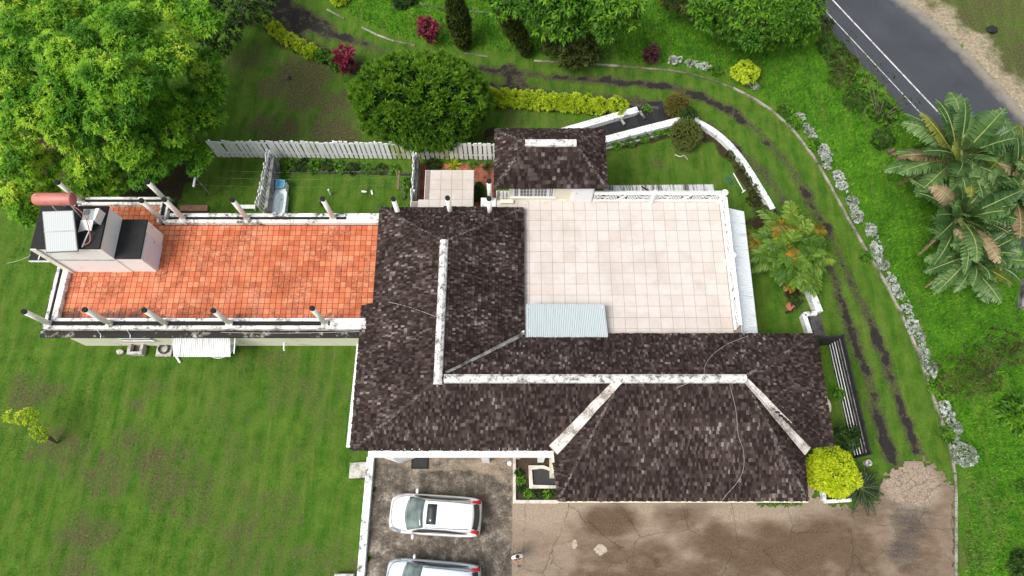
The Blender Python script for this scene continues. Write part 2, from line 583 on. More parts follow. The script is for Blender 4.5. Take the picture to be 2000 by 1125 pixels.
def lawn_colour(n, blade=False):
    """colour of turf and bare earth out of the survey masks plus fine noise"""
    co = n.scale(n.pos(), (1, 1, 0))
    m1 = n.sep(n.attr('gm', 'Color'))
    m2 = n.sep(n.attr('gn', 'Color'))
    big = n.noise(co, .22, 3)
    mid = n.noise(co, 1.1, 4, .65)
    fine = n.noise(co, 9.0, 4, .75)
    strk = n.noise(n.scale(co, (5.0, .55, 1)), 1.0, 4, .7)
    g = n.math('ADD', n.math('MULTIPLY', mid, .42), n.math('ADD', n.math('MULTIPLY', fine, .3), n.math('MULTIPLY', strk, .28)))
    green = n.ramp(g, [(.32, (.018, .055, .005)), (.44, (.04, .108, .008)), (.55, (.074, .165, .014)), (.66, (.135, .225, .03)), (.78, (.24, .29, .075))])
    lush = n.ramp(g, [(.32, (.02, .075, .004)), (.46, (.05, .16, .007)), (.6, (.105, .26, .013)), (.74, (.2, .36, .035))])
    green = n.mix(m1[2], green, lush)
    green = n.mix(n.math('MULTIPLY', n.sep(n.ramp(big, [(.4, 0.0), (.65, 1.0)]))[0], .35), green, (.034, .12, .009))
    st2 = n.noise(n.scale(co, (2.6, .22, 1)), 1.0, 3, .6)
    green = n.mix(n.sep(n.ramp(st2, [(.52, 0.0), (.7, .55)]))[0], green, n.mix(fine, (.07, .125, .012), (.19, .24, .05)))
    wv = n.t.nodes.new('ShaderNodeTexWave')
    wv.inputs['Scale'].default_value = .3
    wv.inputs['Distortion'].default_value = 7.0
    wv.inputs['Detail'].default_value = 2.0
    mp_ = n.t.nodes.new('ShaderNodeMapping')
    mp_.inputs['Rotation'].default_value = (0, 0, .16)
    n.t.links.new(co, mp_.inputs['Vector'])
    n.t.links.new(mp_.outputs[0], wv.inputs['Vector'])
    green = n.mix(n.math('MULTIPLY', n.math('MULTIPLY', wv.outputs['Fac'], .34), n.math('SUBTRACT', 1.0, m1[2])), green, n.mix(fine, (.07, .13, .012), (.2, .25, .05)))
    olive = n.ramp(fine, [(.3, (.034, .036, .012)), (.46, (.07, .066, .026)), (.6, (.125, .108, .058)), (.76, (.28, .23, .15))])
    d = n.math('ADD', m1[1], n.math('MULTIPLY', n.math('SUBTRACT', fine, .5), 1.5))
    d = n.math('ADD', d, n.math('MULTIPLY', n.math('SUBTRACT', strk, .5), 1.8))
    d = n.math('ADD', d, n.math('MULTIPLY', n.math('SUBTRACT', mid, .5), 1.2))
    c = n.mix(n.sep(n.ramp(d, [(.34, 0.0), (1.05, .92)]))[0], green, olive)
    worn = n.ramp(fine, [(.3, (.026, .021, .014)), (.5, (.066, .055, .036)), (.7, (.15, .128, .085))])
    r = n.math('ADD', m1[0], n.math('MULTIPLY', n.math('SUBTRACT', n.noise(co, 3.2, 4, .7), .5), 1.5))
    c = n.mix(n.sep(n.ramp(r, [(.26, 0.0), (.9, .9)]))[0], c, worn)
    tar = n.ramp(n.noise(co, 16.0, 3), [(.3, (.010, .009, .009)), (.7, (.05, .044, .042))])
    r2 = n.math('ADD', m1[0], n.math('MULTIPLY', n.math('SUBTRACT', n.noise(co, 1.0, 6, .74), .5), 2.2))
    c = n.mix(n.sep(n.ramp(r2, [(.88, 0.0), (1.08, 1.0)]))[0], c, tar)
    earth = n.ramp(fine, [(.3, (.012, .010, .006)), (.55, (.05, .036, .02)), (.75, (.12, .09, .05))])
    s = n.math('ADD', m2[0], n.math('MULTIPLY', n.math('SUBTRACT', mid, .5), 1.4))
    c = n.mix(n.sep(n.ramp(s, [(.45, 0.0), (.85, 1.0)]))[0], c, earth)
    sandc = n.ramp(n.noise(co, 5.0, 4, .7), [(.3, (.2, .155, .1)), (.55, (.38, .32, .23)), (.75, (.56, .49, .39))])
    s = n.math('ADD', m2[1], n.math('MULTIPLY', n.math('SUBTRACT', n.noise(co, 2.4, 5, .7), .5), 1.6))
    c = n.mix(n.sep(n.ramp(s, [(.25, 0.0), (.95, .95)]))[0], c, sandc)
    return c, fine, r2


n = NT('turf_ground')
c_, f_, r_ = lawn_colour(n)
n.set('Base Color', c_).set('Roughness', .92)
n.b.inputs['Specular IOR Level'].default_value = .15
n.bump(n.noise(n.pos(), 22.0, 4, .8), .9, .05)
M_GROUND = n.m
n = NT('turf_blades')
c_, f_, r_ = lawn_colour(n)
rr = n.t.nodes.new('ShaderNodeNewGeometry').outputs['Random Per Island']
n.set('Base Color', n.mix(1.0, c_, n.ramp(rr, [(0, (.55, .6, .5)), (.6, (1.05, 1.05, 1.0)), (1, (1.7, 1.6, 1.5))]), 'MULTIPLY')).set('Roughness', .7)
n.b.inputs['Specular IOR Level'].default_value = .2
M_BLADE = n.m

ground = np_mesh('ground', np.stack([xf, yf, zf], 1), quads, M_GROUND, None, 'structure',
                 {'gm': ('FLOAT_COLOR', np.stack([rut_, dry_, rough_, one], 1)), 'gn': ('FLOAT_COLOR', np.stack([soil_shade_, sand_, 0 * one, one], 1))}, origin=(0, 0, 0), smooth=True)

# footprints where no grass grows
NOGRASS = [COURT, [tuple(p[:2]) for p in ROAD_L] + [tuple(p[:2]) for p in ROAD_R[::-1]],
           [(-23.5, 10.1), (-7, 10.1), (-7, 16), (-23.5, 16)], [(-7.2, 4), (15, 4), (15, 9.6), (11.5, 9.6), (11.5, 17.6), (-7, 17)],
           [(-5.5, 17), (5, 17), (5, 21.3), (-5.5, 21.3)], [(-22.6, 15), (-18.4, 15), (-18.4, 17), (-22.6, 17)]]


def blades(name, N, lo, hi, sel, label):
    x = rng.uniform(-37, 37, N)
    y = rng.uniform(-4.5, 36, N)
    keep = np.abs(x) < 26.5 + y * .29
    for p in NOGRASS:
        keep &= ~in_poly(x, y, p)
    x, y = x[keep], y[keep]
    m = gmask(x, y)
    keep = sel(m, x, y)
    x, y = x[keep], y[keep]
    m = [q[keep] for q in m]
    k = len(x)
    L = rng.uniform(lo, hi, k)
    a = rng.uniform(0, 2 * math.pi, k)
    lean = rng.uniform(.25, .95, k) * L
    z = hgt(x, y) - .03 + .05 * m[2]
    w = L * .16 + .006
    ca, sa = np.cos(a), np.sin(a)
    v = np.empty((k, 3, 3))
    v[:, 0] = np.stack([x - sa * w, y + ca * w, z - .01], 1)
    v[:, 1] = np.stack([x + sa * w, y - ca * w, z - .01], 1)
    v[:, 2] = np.stack([x + ca * lean, y + sa * lean, z + L * .85], 1)
    o = np.ones(k)
    rep = lambda q: np.repeat(q, 3, axis=0)
    ob = np_mesh(name, v.reshape(-1, 3), np.arange(3 * k).reshape(-1, 3), M_BLADE, None, 'stuff',
                 {'gm': ('FLOAT_COLOR', rep(np.stack([m[0], m[1], m[2], o], 1))), 'gn': ('FLOAT_COLOR', rep(np.stack([m[3], m[4], 0 * o, o], 1)))})
    tag(ob, label, 'grass')
    return ob


blades('lawn_grass', 420000, .035, .075, lambda m, x, y: (m[2] < .5) & (m[0] < .35 + .3 * rng.random(len(x))) & (m[3] < .6 * rng.random(len(x)) + .2) & (m[4] < .3) & (m[1] < .35 + .9 * rng.random(len(x))), 'short mown lawn grass around the house, patchy and streaked')
blades('rough_grass', 420000, .09, .22, lambda m, x, y: (m[2] > .3 + .4 * rng.random(len(x))) & (m[3] < .7), 'long bright green grass between the kerb and the road')


def sheet(name, poly, mat, z, step, attrs, wob=0.0):
    xs = [p[0] for p in poly]
    ys = [p[1] for p in poly]
    ax = np.arange(min(xs), max(xs) + step, step)
    ay = np.arange(min(ys), max(ys) + step, step)
    X, Y = np.meshgrid(ax, ay)
    x, y = X.ravel(), Y.ravel()
    cx, cy = (X[:-1, :-1] + step / 2).ravel(), (Y[:-1, :-1] + step / 2).ravel()
    ok = in_poly(cx + (fbm(cx, cy, 2.5, 3) - .5) * wob, cy + (fbm(cx, cy, 2.5, 13) - .5) * wob, poly)
    ii = np.arange(len(x)).reshape(Y.shape)
    q = np.stack([ii[:-1, :-1].ravel(), ii[:-1, 1:].ravel(), ii[1:, 1:].ravel(), ii[1:, :-1].ravel()], 1)[ok]
    used = np.unique(q)
    mp = np.zeros(len(x), dtype=int)
    mp[used] = np.arange(len(used))
    x, y = x[used], y[used]
    return np_mesh(name, np.stack([x, y, np.full(len(x), z)], 1), mp[q], mat, None, 'structure', attrs(x, y), origin=(0, 0, z), smooth=True)


# car court: old concrete, brown with mould, broken at the end of the drive
n = NT('court_concrete')
co = n.pos()
m1 = n.sep(n.attr('cm', 'Color'))
big, mid, fine = n.noise(co, .5, 4, .6), n.noise(n.scale(co, (.55, 1.3, 1)), 1.5, 6, .72), n.noise(co, 12, 4, .75)
pale = n.ramp(fine, [(.3, (.2, .15, .105)), (.52, (.31, .245, .185)), (.75, (.43, .365, .29))])
brown = n.ramp(fine, [(.3, (.05, .03, .017)), (.55, (.112, .072, .042)), (.75, (.2, .14, .09))])
t = n.math('ADD', m1[1], n.math('ADD', n.math('MULTIPLY', n.math('SUBTRACT', mid, .5), 1.25), n.math('MULTIPLY', n.math('SUBTRACT', fine, .5), .8)))
c = n.mix(n.sep(n.ramp(t, [(.05, 0.0), (1.05, 1.0)]))[0], pale, brown)
darkc = n.ramp(n.math('ADD', n.math('MULTIPLY', fine, .38), n.math('MULTIPLY', n.noise(co, 1.7, 5, .68), .62)), [(.38, (.03, .023, .016)), (.47, (.075, .06, .044)), (.54, (.15, .125, .098)), (.62, (.34, .3, .25))])
t = n.math('ADD', m1[0], n.math('MULTIPLY', n.math('SUBTRACT', mid, .5), .7))
c = n.mix(n.sep(n.ramp(t, [(.35, 0.0), (.65, 1.0)]))[0], c, darkc)
tarc = n.ramp(fine, [(.3, (.014, .013, .013)), (.55, (.06, .056, .053)), (.75, (.2, .19, .18))])
t = n.math('ADD', m1[2], n.math('MULTIPLY', n.math('SUBTRACT', mid, .5), 1.2))
c = n.mix(n.sep(n.ramp(t, [(.3, 0.0), (1.1, .85)]))[0], c, tarc)
# wandering cracks
wco = n.mix(.3, co, n.noise(co, 1.6, 5, .75, 1))
def crack(sc, w):
    return n.sep(n.ramp(n.vor(wco, sc), [(0.0, 1.0), (w, 0.0)]))[0]
k1 = n.math('MULTIPLY', crack(.4, .006), n.sep(n.ramp(n.noise(co, .8, 3), [(.42, 0.0), (.5, 1.0)]))[0])
k2 = n.math('MULTIPLY', crack(4.6, .05), n.attr('crk'))
k3 = n.math('MULTIPLY', crack(1.1, .013), n.sep(n.ramp(n.noise(co, .6, 3, .5), [(.53, 0.0), (.6, 1.0)]))[0])
ck = n.math('MAXIMUM', n.math('MAXIMUM', k1, k2), k3)
c = n.mix(n.math('MULTIPLY', ck, .62), c, (.03, .022, .014))
n.set('Base Color', c).set('Roughness', n.math('SUBTRACT', .9, n.math('MULTIPLY', m1[0], .2)))
n.bump(n.math('SUBTRACT', fine, n.math('MULTIPLY', ck, 1.2)), .5, .02)
M_COURT = n.m


def court_attrs(x, y):
    n1 = fbm(x, y, .7, 40)
    dark = (1 - sstep(-.05, .12, x + (n1 - .5) * .1)) * (.62 + .55 * (n1 - .3))
    dark = np.maximum(dark, 0)
    wet = 1 - sstep(.7, 1.25, np.hypot((x + 3.6) / 3.6, (y - 1.9) / 1.5) + (n1 - .5) * .5)
    dark = np.where(x < 0, np.maximum(dark * (1 - .25 * sstep(2.6, 3.3, y)), wet * .95), dark)
    brown = np.zeros_like(x)
    for a, b, rx, ry, s in [(1190, 1020, 70, 35, .95), (1160, 1050, 60, 50, .6), (1240, 1090, 130, 45, .8), (1330, 1010, 60, 40, .75), (1420, 1060, 130, 45, .9), (1540, 1080, 160, 60, .95), (1450, 1120, 400, 35, .8), (1640, 1060, 120, 80, .9), (1690, 1010, 60, 40, .7), (1790, 1080, 90, 90, .75), (1250, 1130, 200, 30, .9)]:
        c = P(a, b)
        brown = np.maximum(brown, s * (1 - sstep(.4, 1.3, np.hypot((x - c.x) / (rx / 38), (y - c.y) / (ry / 38)) + (n1 - .5) * .9)))
    brown = np.maximum(brown * 1.1, .6 * sstep(13.5, 17.5, x))
    brown = np.maximum(brown, .35 * sstep(1.2, .2, y))
    tar = np.zeros_like(x)
    for a, b, rx, ry in [(1775, 1020, 45, 45), (1755, 1070, 40, 45)]:
        c = P(a, b)
        tar = np.maximum(tar, .8 * (1 - sstep(.0, 1.6, np.hypot((x - c.x) / (rx / 38), (y - c.y) / (ry / 38)) + (n1 - .5) * 1.1)))
    c = P(1775, 945)
    brk = 1 - sstep(.7, 1.2, np.hypot((x - c.x) / 1.5, (y - c.y) / 1.15) + (n1 - .5) * .5)
    brown = brown * (1 - brk)
    crk = np.maximum(brk, .5 * (x < 0) * sstep(.5, .6, n1))
    o = np.ones_like(x)
    return {'cm': ('FLOAT_COLOR', np.stack([dark, brown, tar, o], 1)), 'crk': ('FLOAT', crk)}


sheet('car_court', COURT, M_COURT, .004, .07, court_attrs, 1.0)

# road with its two painted lines
n = NT('road_asphalt')
fine = n.noise(n.pos(), 30, 3, .8)
big = n.noise(n.scale(n.pos(), (1, 1, 0)), .35, 3)
a = n.ramp(n.math('ADD', n.math('MULTIPLY', fine, .5), n.math('MULTIPLY', big, .5)), [(.35, (.032, .036, .047)), (.55, (.05, .055, .069)), (.7, (.078, .083, .096))])
ed = n.math('ADD', n.attr('edge'), n.math('MULTIPLY', n.math('SUBTRACT', n.noise(n.pos(), 1.6, 4, .7), .5), .9))
a = n.mix(n.sep(n.ramp(ed, [(.35, 0.0), (1.0, .85)]))[0], a, (.27, .235, .19))
n.set('Base Color', a).set('Roughness', .85)
n.bump(fine, .3, .01)
M_ROAD = n.m
sheet('road', [tuple(p[:2]) for p in ROAD_L] + [tuple(p[:2]) for p in ROAD_R[::-1]], M_ROAD, .012, .16,
      lambda x, y: {'edge': ('FLOAT', np.maximum(1 - sstep(.1, 1.5, seg_dist(x, y, ROAD_R)), .4 * (1 - sstep(.05, .35, seg_dist(x, y, ROAD_L)))))}, .3)
M_LINE = stained('road_paint', (.62, .62, .61), (.25, .25, .25), .45, 3.0)
road = bpy.data.objects['road']
for pa, pb, w in (((1592, 0), (1802, 226), .055), ((1626, 0), (1832, 219), .095)):
    a, b = P(*pa), P(*pb)
    d = (b - a).normalized()
    a, b = a - d * 8, b + d * 14
    s = Vector((-d.y, d.x, 0)) * w / 2
    mb = MB()
    mb.add([a - s + Vector((0, 0, .0165)), b - s + Vector((0, 0, .0165)), b + s + Vector((0, 0, .0165)), a + s + Vector((0, 0, .0165))], [(0, 1, 2, 3)])
    mb.build('road_line', M_LINE, road)

# kerb along the drive: single stones laid end to end
M_KERB = stained('kerb_stone', (.36, .33, .28), (.09, .1, .05), .6, 1.2)
M_KERBM = stained('mossy_kerb', (.2, .19, .12), (.06, .09, .03), .7, 1.6)
kerb = thing('drive_kerb', 'pale concrete kerb curving along the outer edge of the grassy drive', 'kerb', KERB[20])
acc = 0.0
start = KERB[0]
pts = [KERB[0]]
for p, q in zip(KERB[:-1], KERB[1:]):
    pts.append(q)
    acc += (q - p).length
    if acc > 1.15:
        if rnd.random() > (.28 if q.x < 12 and q.y > 25 else .03):
            a, b = pts[0], pts[-1]
            d = (b - a).normalized()
            far = q.y > 24 and q.x < 14
            hh = (.03 if far else .1) + rnd.uniform(-.03, .03)
            MB().beam(a + d * .012 + Vector((0, 0, hh / 2 - .06)), b - d * .012 + Vector((0, 0, hh / 2 - .06)), .13, hh + .12).build('kerb_stone', M_KERBM if far and rnd.random() < .7 else M_KERB, kerb, bevel=.015)
        acc, pts = 0.0, [q]
# ------------------------------------------------------------------ building materials
n = NT('cedar_shingle')
f = n.rand()
lowf = n.noise(n.pos(), .55, 4, .65)
gr = n.noise(n.scale(n.obj(), (9, 9, 9)), 3.0, 3, .7)
f2 = n.math('ADD', n.math('MULTIPLY', f, .94), n.math('MULTIPLY', n.math('SUBTRACT', lowf, .5), .7))
c = n.ramp(f2, [(.0, (.016, .0105, .0098)), (.3, (.029, .0195, .018)), (.6, (.046, .032, .0295)), (.8, (.07, .051, .0475)), (.92, (.11, .085, .079)), (1.0, (.23, .195, .183))])
c = n.mix(n.sep(n.ramp(n.math('ADD', gr, n.math('MULTIPLY', n.math('SUBTRACT', lowf, .5), .8)), [(.62, 0.0), (.86, .45)]))[0], c, (.2, .17, .16))
n.set('Base Color', c).set('Roughness', .85)
n.b.inputs['Specular IOR Level'].default_value = .12
n.bump(gr, .4, .01)
M_SHINGLE = n.m
M_HIP = stained('hip_cap', (.035, .023, .021), (.24, .21, .195), .42, 1.6)
M_RIDGE = stained('ridge_cap_concrete', (.68, .67, .65), (.09, .086, .082), .45, 3.2, (1, 1, 1), .8, 11.0)
M_VALLEY = stained('valley_flashing', (.62, .58, .55), (.2, .17, .15), .5, 1.4, (1, 1, 1), .7)
M_UNDER = plain('roof_board', (.022, .017, .015), .9)
M_WHITE = stained('white_paint', (.86, .86, .85), (.3, .29, .27), .12, 1.2)
M_CLEAN = plain('clean_white', (.84, .85, .86), .5, 0, .03)
M_CREAM = stained('cream_wall', (.78, .75, .6), (.45, .42, .3), .18, 1.0)
M_MOULD = stained('mouldy_white', (.78, .77, .74), (.02, .02, .019), .42, 1.5, (1, 1, 1), .8, 7.0)
M_MOULD2 = stained('black_mould_ledge', (.6, .56, .5), (.018, .017, .016), .95, 1.1, (1, 1, 1), .85, 6.0)
M_POST = stained('post_paint', (.84, .83, .76), (.3, .3, .22), .12, 2.5, (1, 1, .6), .8, 9.0)
M_BLACK = plain('bitumen', (.012, .012, .013), .85, 0, .4, 3)
M_GUTTER = plain('gutter_black', (.008, .008, .008), .9)
M_GREY = stained('grey_render', (.3, .3, .29), (.05, .05, .05), .5, 2.0)
M_DARKCONC = stained('dark_concrete', (.075, .07, .066), (.02, .019, .018), .5, 1.6)
M_STEPC = stained('step_concrete', (.5, .49, .45), (.2, .19, .16), .45, 2.0)

n = NT('terrace_tile')
f = n.rand()
vein = n.noise(n.pos(), 3.2, 5, .7)
wear = n.noise(n.pos(), .45, 4, .65)
c = n.ramp(f, [(0, (.55, .49, .455)), (.3, (.58, .535, .505)), (.6, (.59, .55, .525)), (.85, (.585, .54, .515)), (1, (.555, .5, .46))])
c = n.mix(n.sep(n.ramp(vein, [(.5, 0.0), (.75, .5)]))[0], c, (.5, .4, .33))
c = n.mix(n.sep(n.ramp(wear, [(.45, 0.0), (.75, .6)]))[0], c, (.4, .325, .27))
n.set('Base Color', c).set('Roughness', .45)
M_TILE = n.m
M_GROUT = plain('tile_grout', (.24, .2, .18), .9)

n = NT('terracotta_tile')
f = n.rand()
c = n.ramp(f, [(0, (.45, .095, .03)), (.3, (.53, .13, .046)), (.6, (.57, .155, .06)), (.85, (.62, .22, .095)), (1, (.53, .12, .042))])
wet = n.noise(n.pos(), .42, 4, .6)
c = n.mix(n.sep(n.ramp(wet, [(.52, 0.0), (.6, .75)]))[0], c, (.4, .08, .014))
fade = n.noise(n.pos(), .9, 3, .6)
c = n.mix(n.sep(n.ramp(fade, [(.5, 0.0), (.7, .5)]))[0], c, (.7, .29, .17))
ring = n.noise(n.pos(), 3.6, 5, .75)
rg = n.sep(n.ramp(ring, [(.45, 0.0), (.475, 1.0), (.5, 1.0), (.525, 0.0)]))[0]
zone = n.sep(n.ramp(n.noise(n.pos(), .6, 3), [(.44, 0.0), (.58, 1.0)]))[0]
c = n.mix(n.math('MULTIPLY', n.math('MULTIPLY', rg, zone), .7), c, (.085, .03, .016))
soot = n.math('ADD', n.noise(n.pos(), 2.2, 5, .75), n.math('MULTIPLY', n.math('SUBTRACT', n.noise(n.pos(), .35, 2), .5), .9))
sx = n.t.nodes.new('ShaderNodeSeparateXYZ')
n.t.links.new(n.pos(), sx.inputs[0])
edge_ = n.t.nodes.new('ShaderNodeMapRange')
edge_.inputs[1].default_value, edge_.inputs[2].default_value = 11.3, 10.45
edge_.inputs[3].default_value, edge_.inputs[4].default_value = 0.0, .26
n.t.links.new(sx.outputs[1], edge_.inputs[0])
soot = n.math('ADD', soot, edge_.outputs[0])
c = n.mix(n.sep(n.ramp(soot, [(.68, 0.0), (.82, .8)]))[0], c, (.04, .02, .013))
n.set('Base Color', c).set('Roughness', .55)
M_TERRA = n.m
M_TGROUT = plain('dark_grout', (.085, .02, .01), .9)

def sheetmat(name, a, b, streak, amt=.5):
    n = NT(name)
    s = n.noise(n.scale(n.pos(), streak), 1.0, 4, .7)
    e = .62 - .2 * amt
    n.set('Base Color', n.mix(n.sep(n.ramp(s, [(e, 0.0), (e + .14, 1.0)]))[0], a, b)).set('Roughness', .5)
    return n.m
M_CORR = sheetmat('white_corrugated', (.74, .75, .76), (.34, .33, .33), (7, .6, 1), .4)
M_CORRN = sheetmat('grey_corrugated', (.6, .6, .61), (.1, .095, .09), (6, .4, 1), .75)
M_CORRE = sheetmat('pale_corrugated', (.72, .77, .8), (.5, .53, .55), (.5, 6, 1), .35)
M_CORRB = sheetmat('blue_corrugated', (.42, .48, .5), (.34, .39, .41), (8, .5, 1), .3)


# ------------------------------------------------------------------ shingled roof plane
def roof_plane(house, poly, course=.185, width=.11, base=True):
    """a boarded slope with every shingle on it; poly is a planar polygon"""
    poly = [Vector(p) for p in poly]
    nrm = Vector((0, 0, 0))
    for i in range(len(poly)):
        nrm += poly[i].cross(poly[(i + 1) % len(poly)])
    if nrm.z < 0:
        nrm = -nrm
    nrm.normalize()
    e = Vector((0, 0, 1)).cross(nrm).normalized()
    s = nrm.cross(e).normalized()          # up the slope
    o = poly[0]
    q = [((p - o).dot(e), (p - o).dot(s)) for p in poly]
    board = MB().slab(poly, .1).build('roof_slope', M_UNDER, house)
    t0, t1 = min(b for a, b in q), max(b for a, b in q)
    vs, fs = [], []
    t = t0
    while t < t1:
        tm = t + course * .5
        xs = []
        for i in range(len(q)):
            (a0, b0), (a1, b1) = q[i], q[(i + 1) % len(q)]
            if (b0 > tm) != (b1 > tm):
                xs.append(a0 + (a1 - a0) * (tm - b0) / (b1 - b0))
        xs.sort()
        for a, b in zip(xs[::2], xs[1::2]):
            u = a - rnd.uniform(0, width)
            while u < b:
                w = width * rnd.uniform(.7, 1.3)
                l, r = max(u, a), min(u + w - .008, b)
                u += w
                if r - l < .03:
                    continue
                tb = t + rnd.uniform(-.02, .02)
                lift = .05 + rnd.uniform(-.012, .018)
                k = len(vs)
                sk = rnd.uniform(-.008, .008)
                for (uu, tt, hh) in ((l, tb, lift), (r, tb + sk, lift), (r, min(tb + course * 1.25, t1), .012), (l, min(tb + course * 1.25, t1), .012)):
                    vs.append(o + e * uu + s * tt + nrm * hh)
                for (uu, tt) in ((l, tb), (r, tb + sk)):
                    vs.append(o + e * uu + s * tt + nrm * .001)
                fs += [(k, k + 1, k + 2, k + 3), (k + 4, k + 5, k + 1, k), (k + 5, k + 2, k + 1), (k + 4, k, k + 3)]
        t += course
    mb = MB()
    mb.v, mb.f = [tuple(v) for v in vs], fs
    mb.build('shingles', M_SHINGLE, board, kind='stuff')
    return board


def hip_caps(house, a, b, mat=None, w=.15):
    a, b = Vector(a), Vector(b)
    L = (b - a).length
    d = (b - a).normalized()
    mb = MB()
    k = 0.0
    while k < L - .1:
        p = a + d * k + Vector((0, 0, .045))
        side = d.cross(Vector((0, 0, 1))).normalized()
        for sg in (-1, 1):
            j = rnd.uniform(.85, 1.15)
            p1 = p + side * sg * w * .62 * j - Vector((0, 0, .055))
            q = p + d * .26
            q1 = p1 + d * .26
            mb.add([p, q, q1, p1, p - Vector((0, 0, .03)), p1 - Vector((0, 0, .03))], [(0, 1, 2, 3) if sg > 0 else (3, 2, 1, 0), (0, 3, 5, 4)])
        k += .2
    return mb.build('hip_cap', mat or M_HIP, house, kind='stuff')


# ------------------------------------------------------------------ main house
house = thing('shingle_roof_house', 'L-shaped house with dark shingle hip roof and white ridge caps', 'house', (0, 6.9, 0))
ZR = 5.6
RN, RC, RE, V1 = (-3.3, 13.68, ZR), (-3.35, 6.93, ZR), (10.47, 6.93, ZR), (4.97, 6.93, ZR)
NW, NE = (-6.97, 16.53, 3.6), (.6, 16.53, 3.5)
SW, VB = (-7.57, 4.02, 3.27), (.6, 9.63, 3.5)
BNE, BSE = (15.05, 9.63, 3.5), (15.05, 4.2, 3.5)
V0, C0, C1 = (1.95, 4.02, 3.27), (2.12, 1.74, 3.2), (13.6, 1.74, 3.2)
V0C = (13.72, 3.95, 3.2)
V0E = (13.78, 4.02, 4.08)
roof_plane(house, [NW, (-6.97, 11.2, 3.6), (-7.57, 11.2, 3.27), SW, RC, RN])
roof_plane(house, [NW, RN, NE], .19)
roof_plane(house, [NE, RN, RC, VB])
roof_plane(house, [VB, RC, RE, BNE], .19)
roof_plane(house, [BNE, RE, V0E, BSE])
roof_plane(house, [SW, V0, V1, RC])
roof_plane(house, [V0, C0, V1])
roof_plane(house, [C0, C1, RE, V1])
roof_plane(house, [C1, V0C, RE])
for a, b in ((NW, RN), (NE, RN), (SW, RC), (BNE, RE), (BSE, RE), (C0, V1), (C1, RE)):
    hip_caps(house, a, b)
def ridge(house, a, b, w=.3):
    a, b = Vector(a), Vector(b)
    d = (b - a).normalized()
    s = d.cross(Vector((0, 0, 1))).normalized()
    mb = MB()
    prof = [(-w, -.07), (-w * .85, .05), (-.06, .13), (.06, .13), (w * .85, .05), (w, -.07)]
    k = len(prof)
    vs = [a + s * u + Vector((0, 0, h)) for u, h in prof] + [b + s * u + Vector((0, 0, h)) for u, h in prof]
    mb.add(vs, [(i, i + 1, k + i + 1, k + i) for i in range(k - 1)] + [tuple(range(k)), tuple(range(2 * k - 1, k - 1, -1)), (0, k, 2 * k - 1, k - 1)])
    return mb.build('ridge_cap', M_RIDGE, house)
ridge(house, (-3.3, 13.75, ZR), (-3.35, 6.66, ZR), .21)
ridge(house, (-3.08, 6.93, ZR + .004), (10.6, 6.93, ZR + .004), .21)
def valley(name, pa, pb, w0, w1, lift=.07, mat=None):
    a, b = Vector(pa), Vector(pb)
    d = (b - a)
    s = Vector((d.y, -d.x, 0)).normalized()
    mb = MB()
    n = 8
    top = []
    for i in range(n + 1):
        t = i / n
        p = a + d * t
        w = (w0 + (w1 - w0) * t) / 2
        j = rnd.uniform(-.015, .015)
        for u, h in ((-1, lift + .05), (-.45, lift), (.45, lift), (1, lift + .05)):
            top.append(p + s * (u * w + j) + Vector((0, 0, h)))
    bot = [v - Vector((0, 0, .12)) for v in top]
    N = len(top)
    fs = []
    for i in range(n):
        for k in range(3):
            q = i * 4 + k
            fs += [(q, q + 1, q + 5, q + 4), (N + q + 4, N + q + 5, N + q + 1, N + q)]
        fs += [(i * 4, i * 4 + 4, N + i * 4 + 4, N + i * 4), (i * 4 + 3, N + i * 4 + 3, N + i * 4 + 7, i * 4 + 7)]
    fs += [(0, N, N + 3, 3), (4 * n, 4 * n + 3, N + 4 * n + 3, N + 4 * n)]
    mb.add(top + bot, fs)
    return mb.build(name, mat or M_VALLEY, house)
valley('valley_gutter', Vector(V1) + Vector((-.15, -.1, .0)), Vector(V0) + Vector((-.02, -.02, .08)), .34, .55, .1)
valley('valley_gutter', Vector(RE) + Vector((.1, -.12, 0)), Vector(V0E) + Vector((-.1, -.05, -.28)), .22, .62, .12)
valley('valley_gutter', Vector(RC) + Vector((.35, .25, -.12)), Vector(VB) + Vector((-.1, -.1, .08)), .12, .2, .1, M_GREY)
# walls under the eaves
MB().prism([(-6.95, 4.5), (1.9, 4.5), (1.9, 3.0), (13.0, 3.0), (13.0, 4.7), (14.5, 4.7), (14.5, 9.1), (.1, 9.1), (.1, 16.0), (-6.5, 16.0), (-6.5, 11.2), (-6.95, 11.2)], -.5, 3.1).build('wall', M_CREAM, house)
# ragged flashing where the small valley meets the deck
MB().slab([P(1004, 665, 3.58), P(1008, 652, 3.6), P(1024, 645, 3.6), P(1025, 668, 3.58)], .05).build('flashing', M_MOULD, house)
# white eaves beam over the car court, with its supports
MB().box(-6.8, 3.735, 2.72, 2.05, 4.06, 3.02).build('eaves_beam', M_WHITE, house, bevel=.015)
for x, w in ((-1.32, .36), (1.45, .3)):
    MB().box(x - w / 2, 3.78, 0, x + w / 2, 4.03, 2.715).build('porch_column', M_WHITE, house)
MB().box(.18, 3.7, 2.45, .4, 3.73, 2.6).build('wall_vent', M_GREY, house)
MB().prism([(-6.6, 4.0), (-4.8, 4.0), (-5.7, 3.72)], .5, 2.65).build('door_leaf', M_WHITE, house)
fr = MB()
for i in range(22):
    x = -6.6 + i * .4 + rnd.uniform(-.15, .15)
    fr.beam((x, 4.03, 3.33), (x + rnd.uniform(-.02, .02), 4.16, 3.37), .025, .02)
fr.build('eaves_drip', M_WHITE, house, kind='stuff')
MB().box(-6.98, 16.5, 3.47, .6, 16.56, 3.57).build('fascia', M_BLACK, house)
MB().box(2.1, 1.68, 3.08, 13.6, 1.735, 3.2).build('fascia', M_CREAM, house)

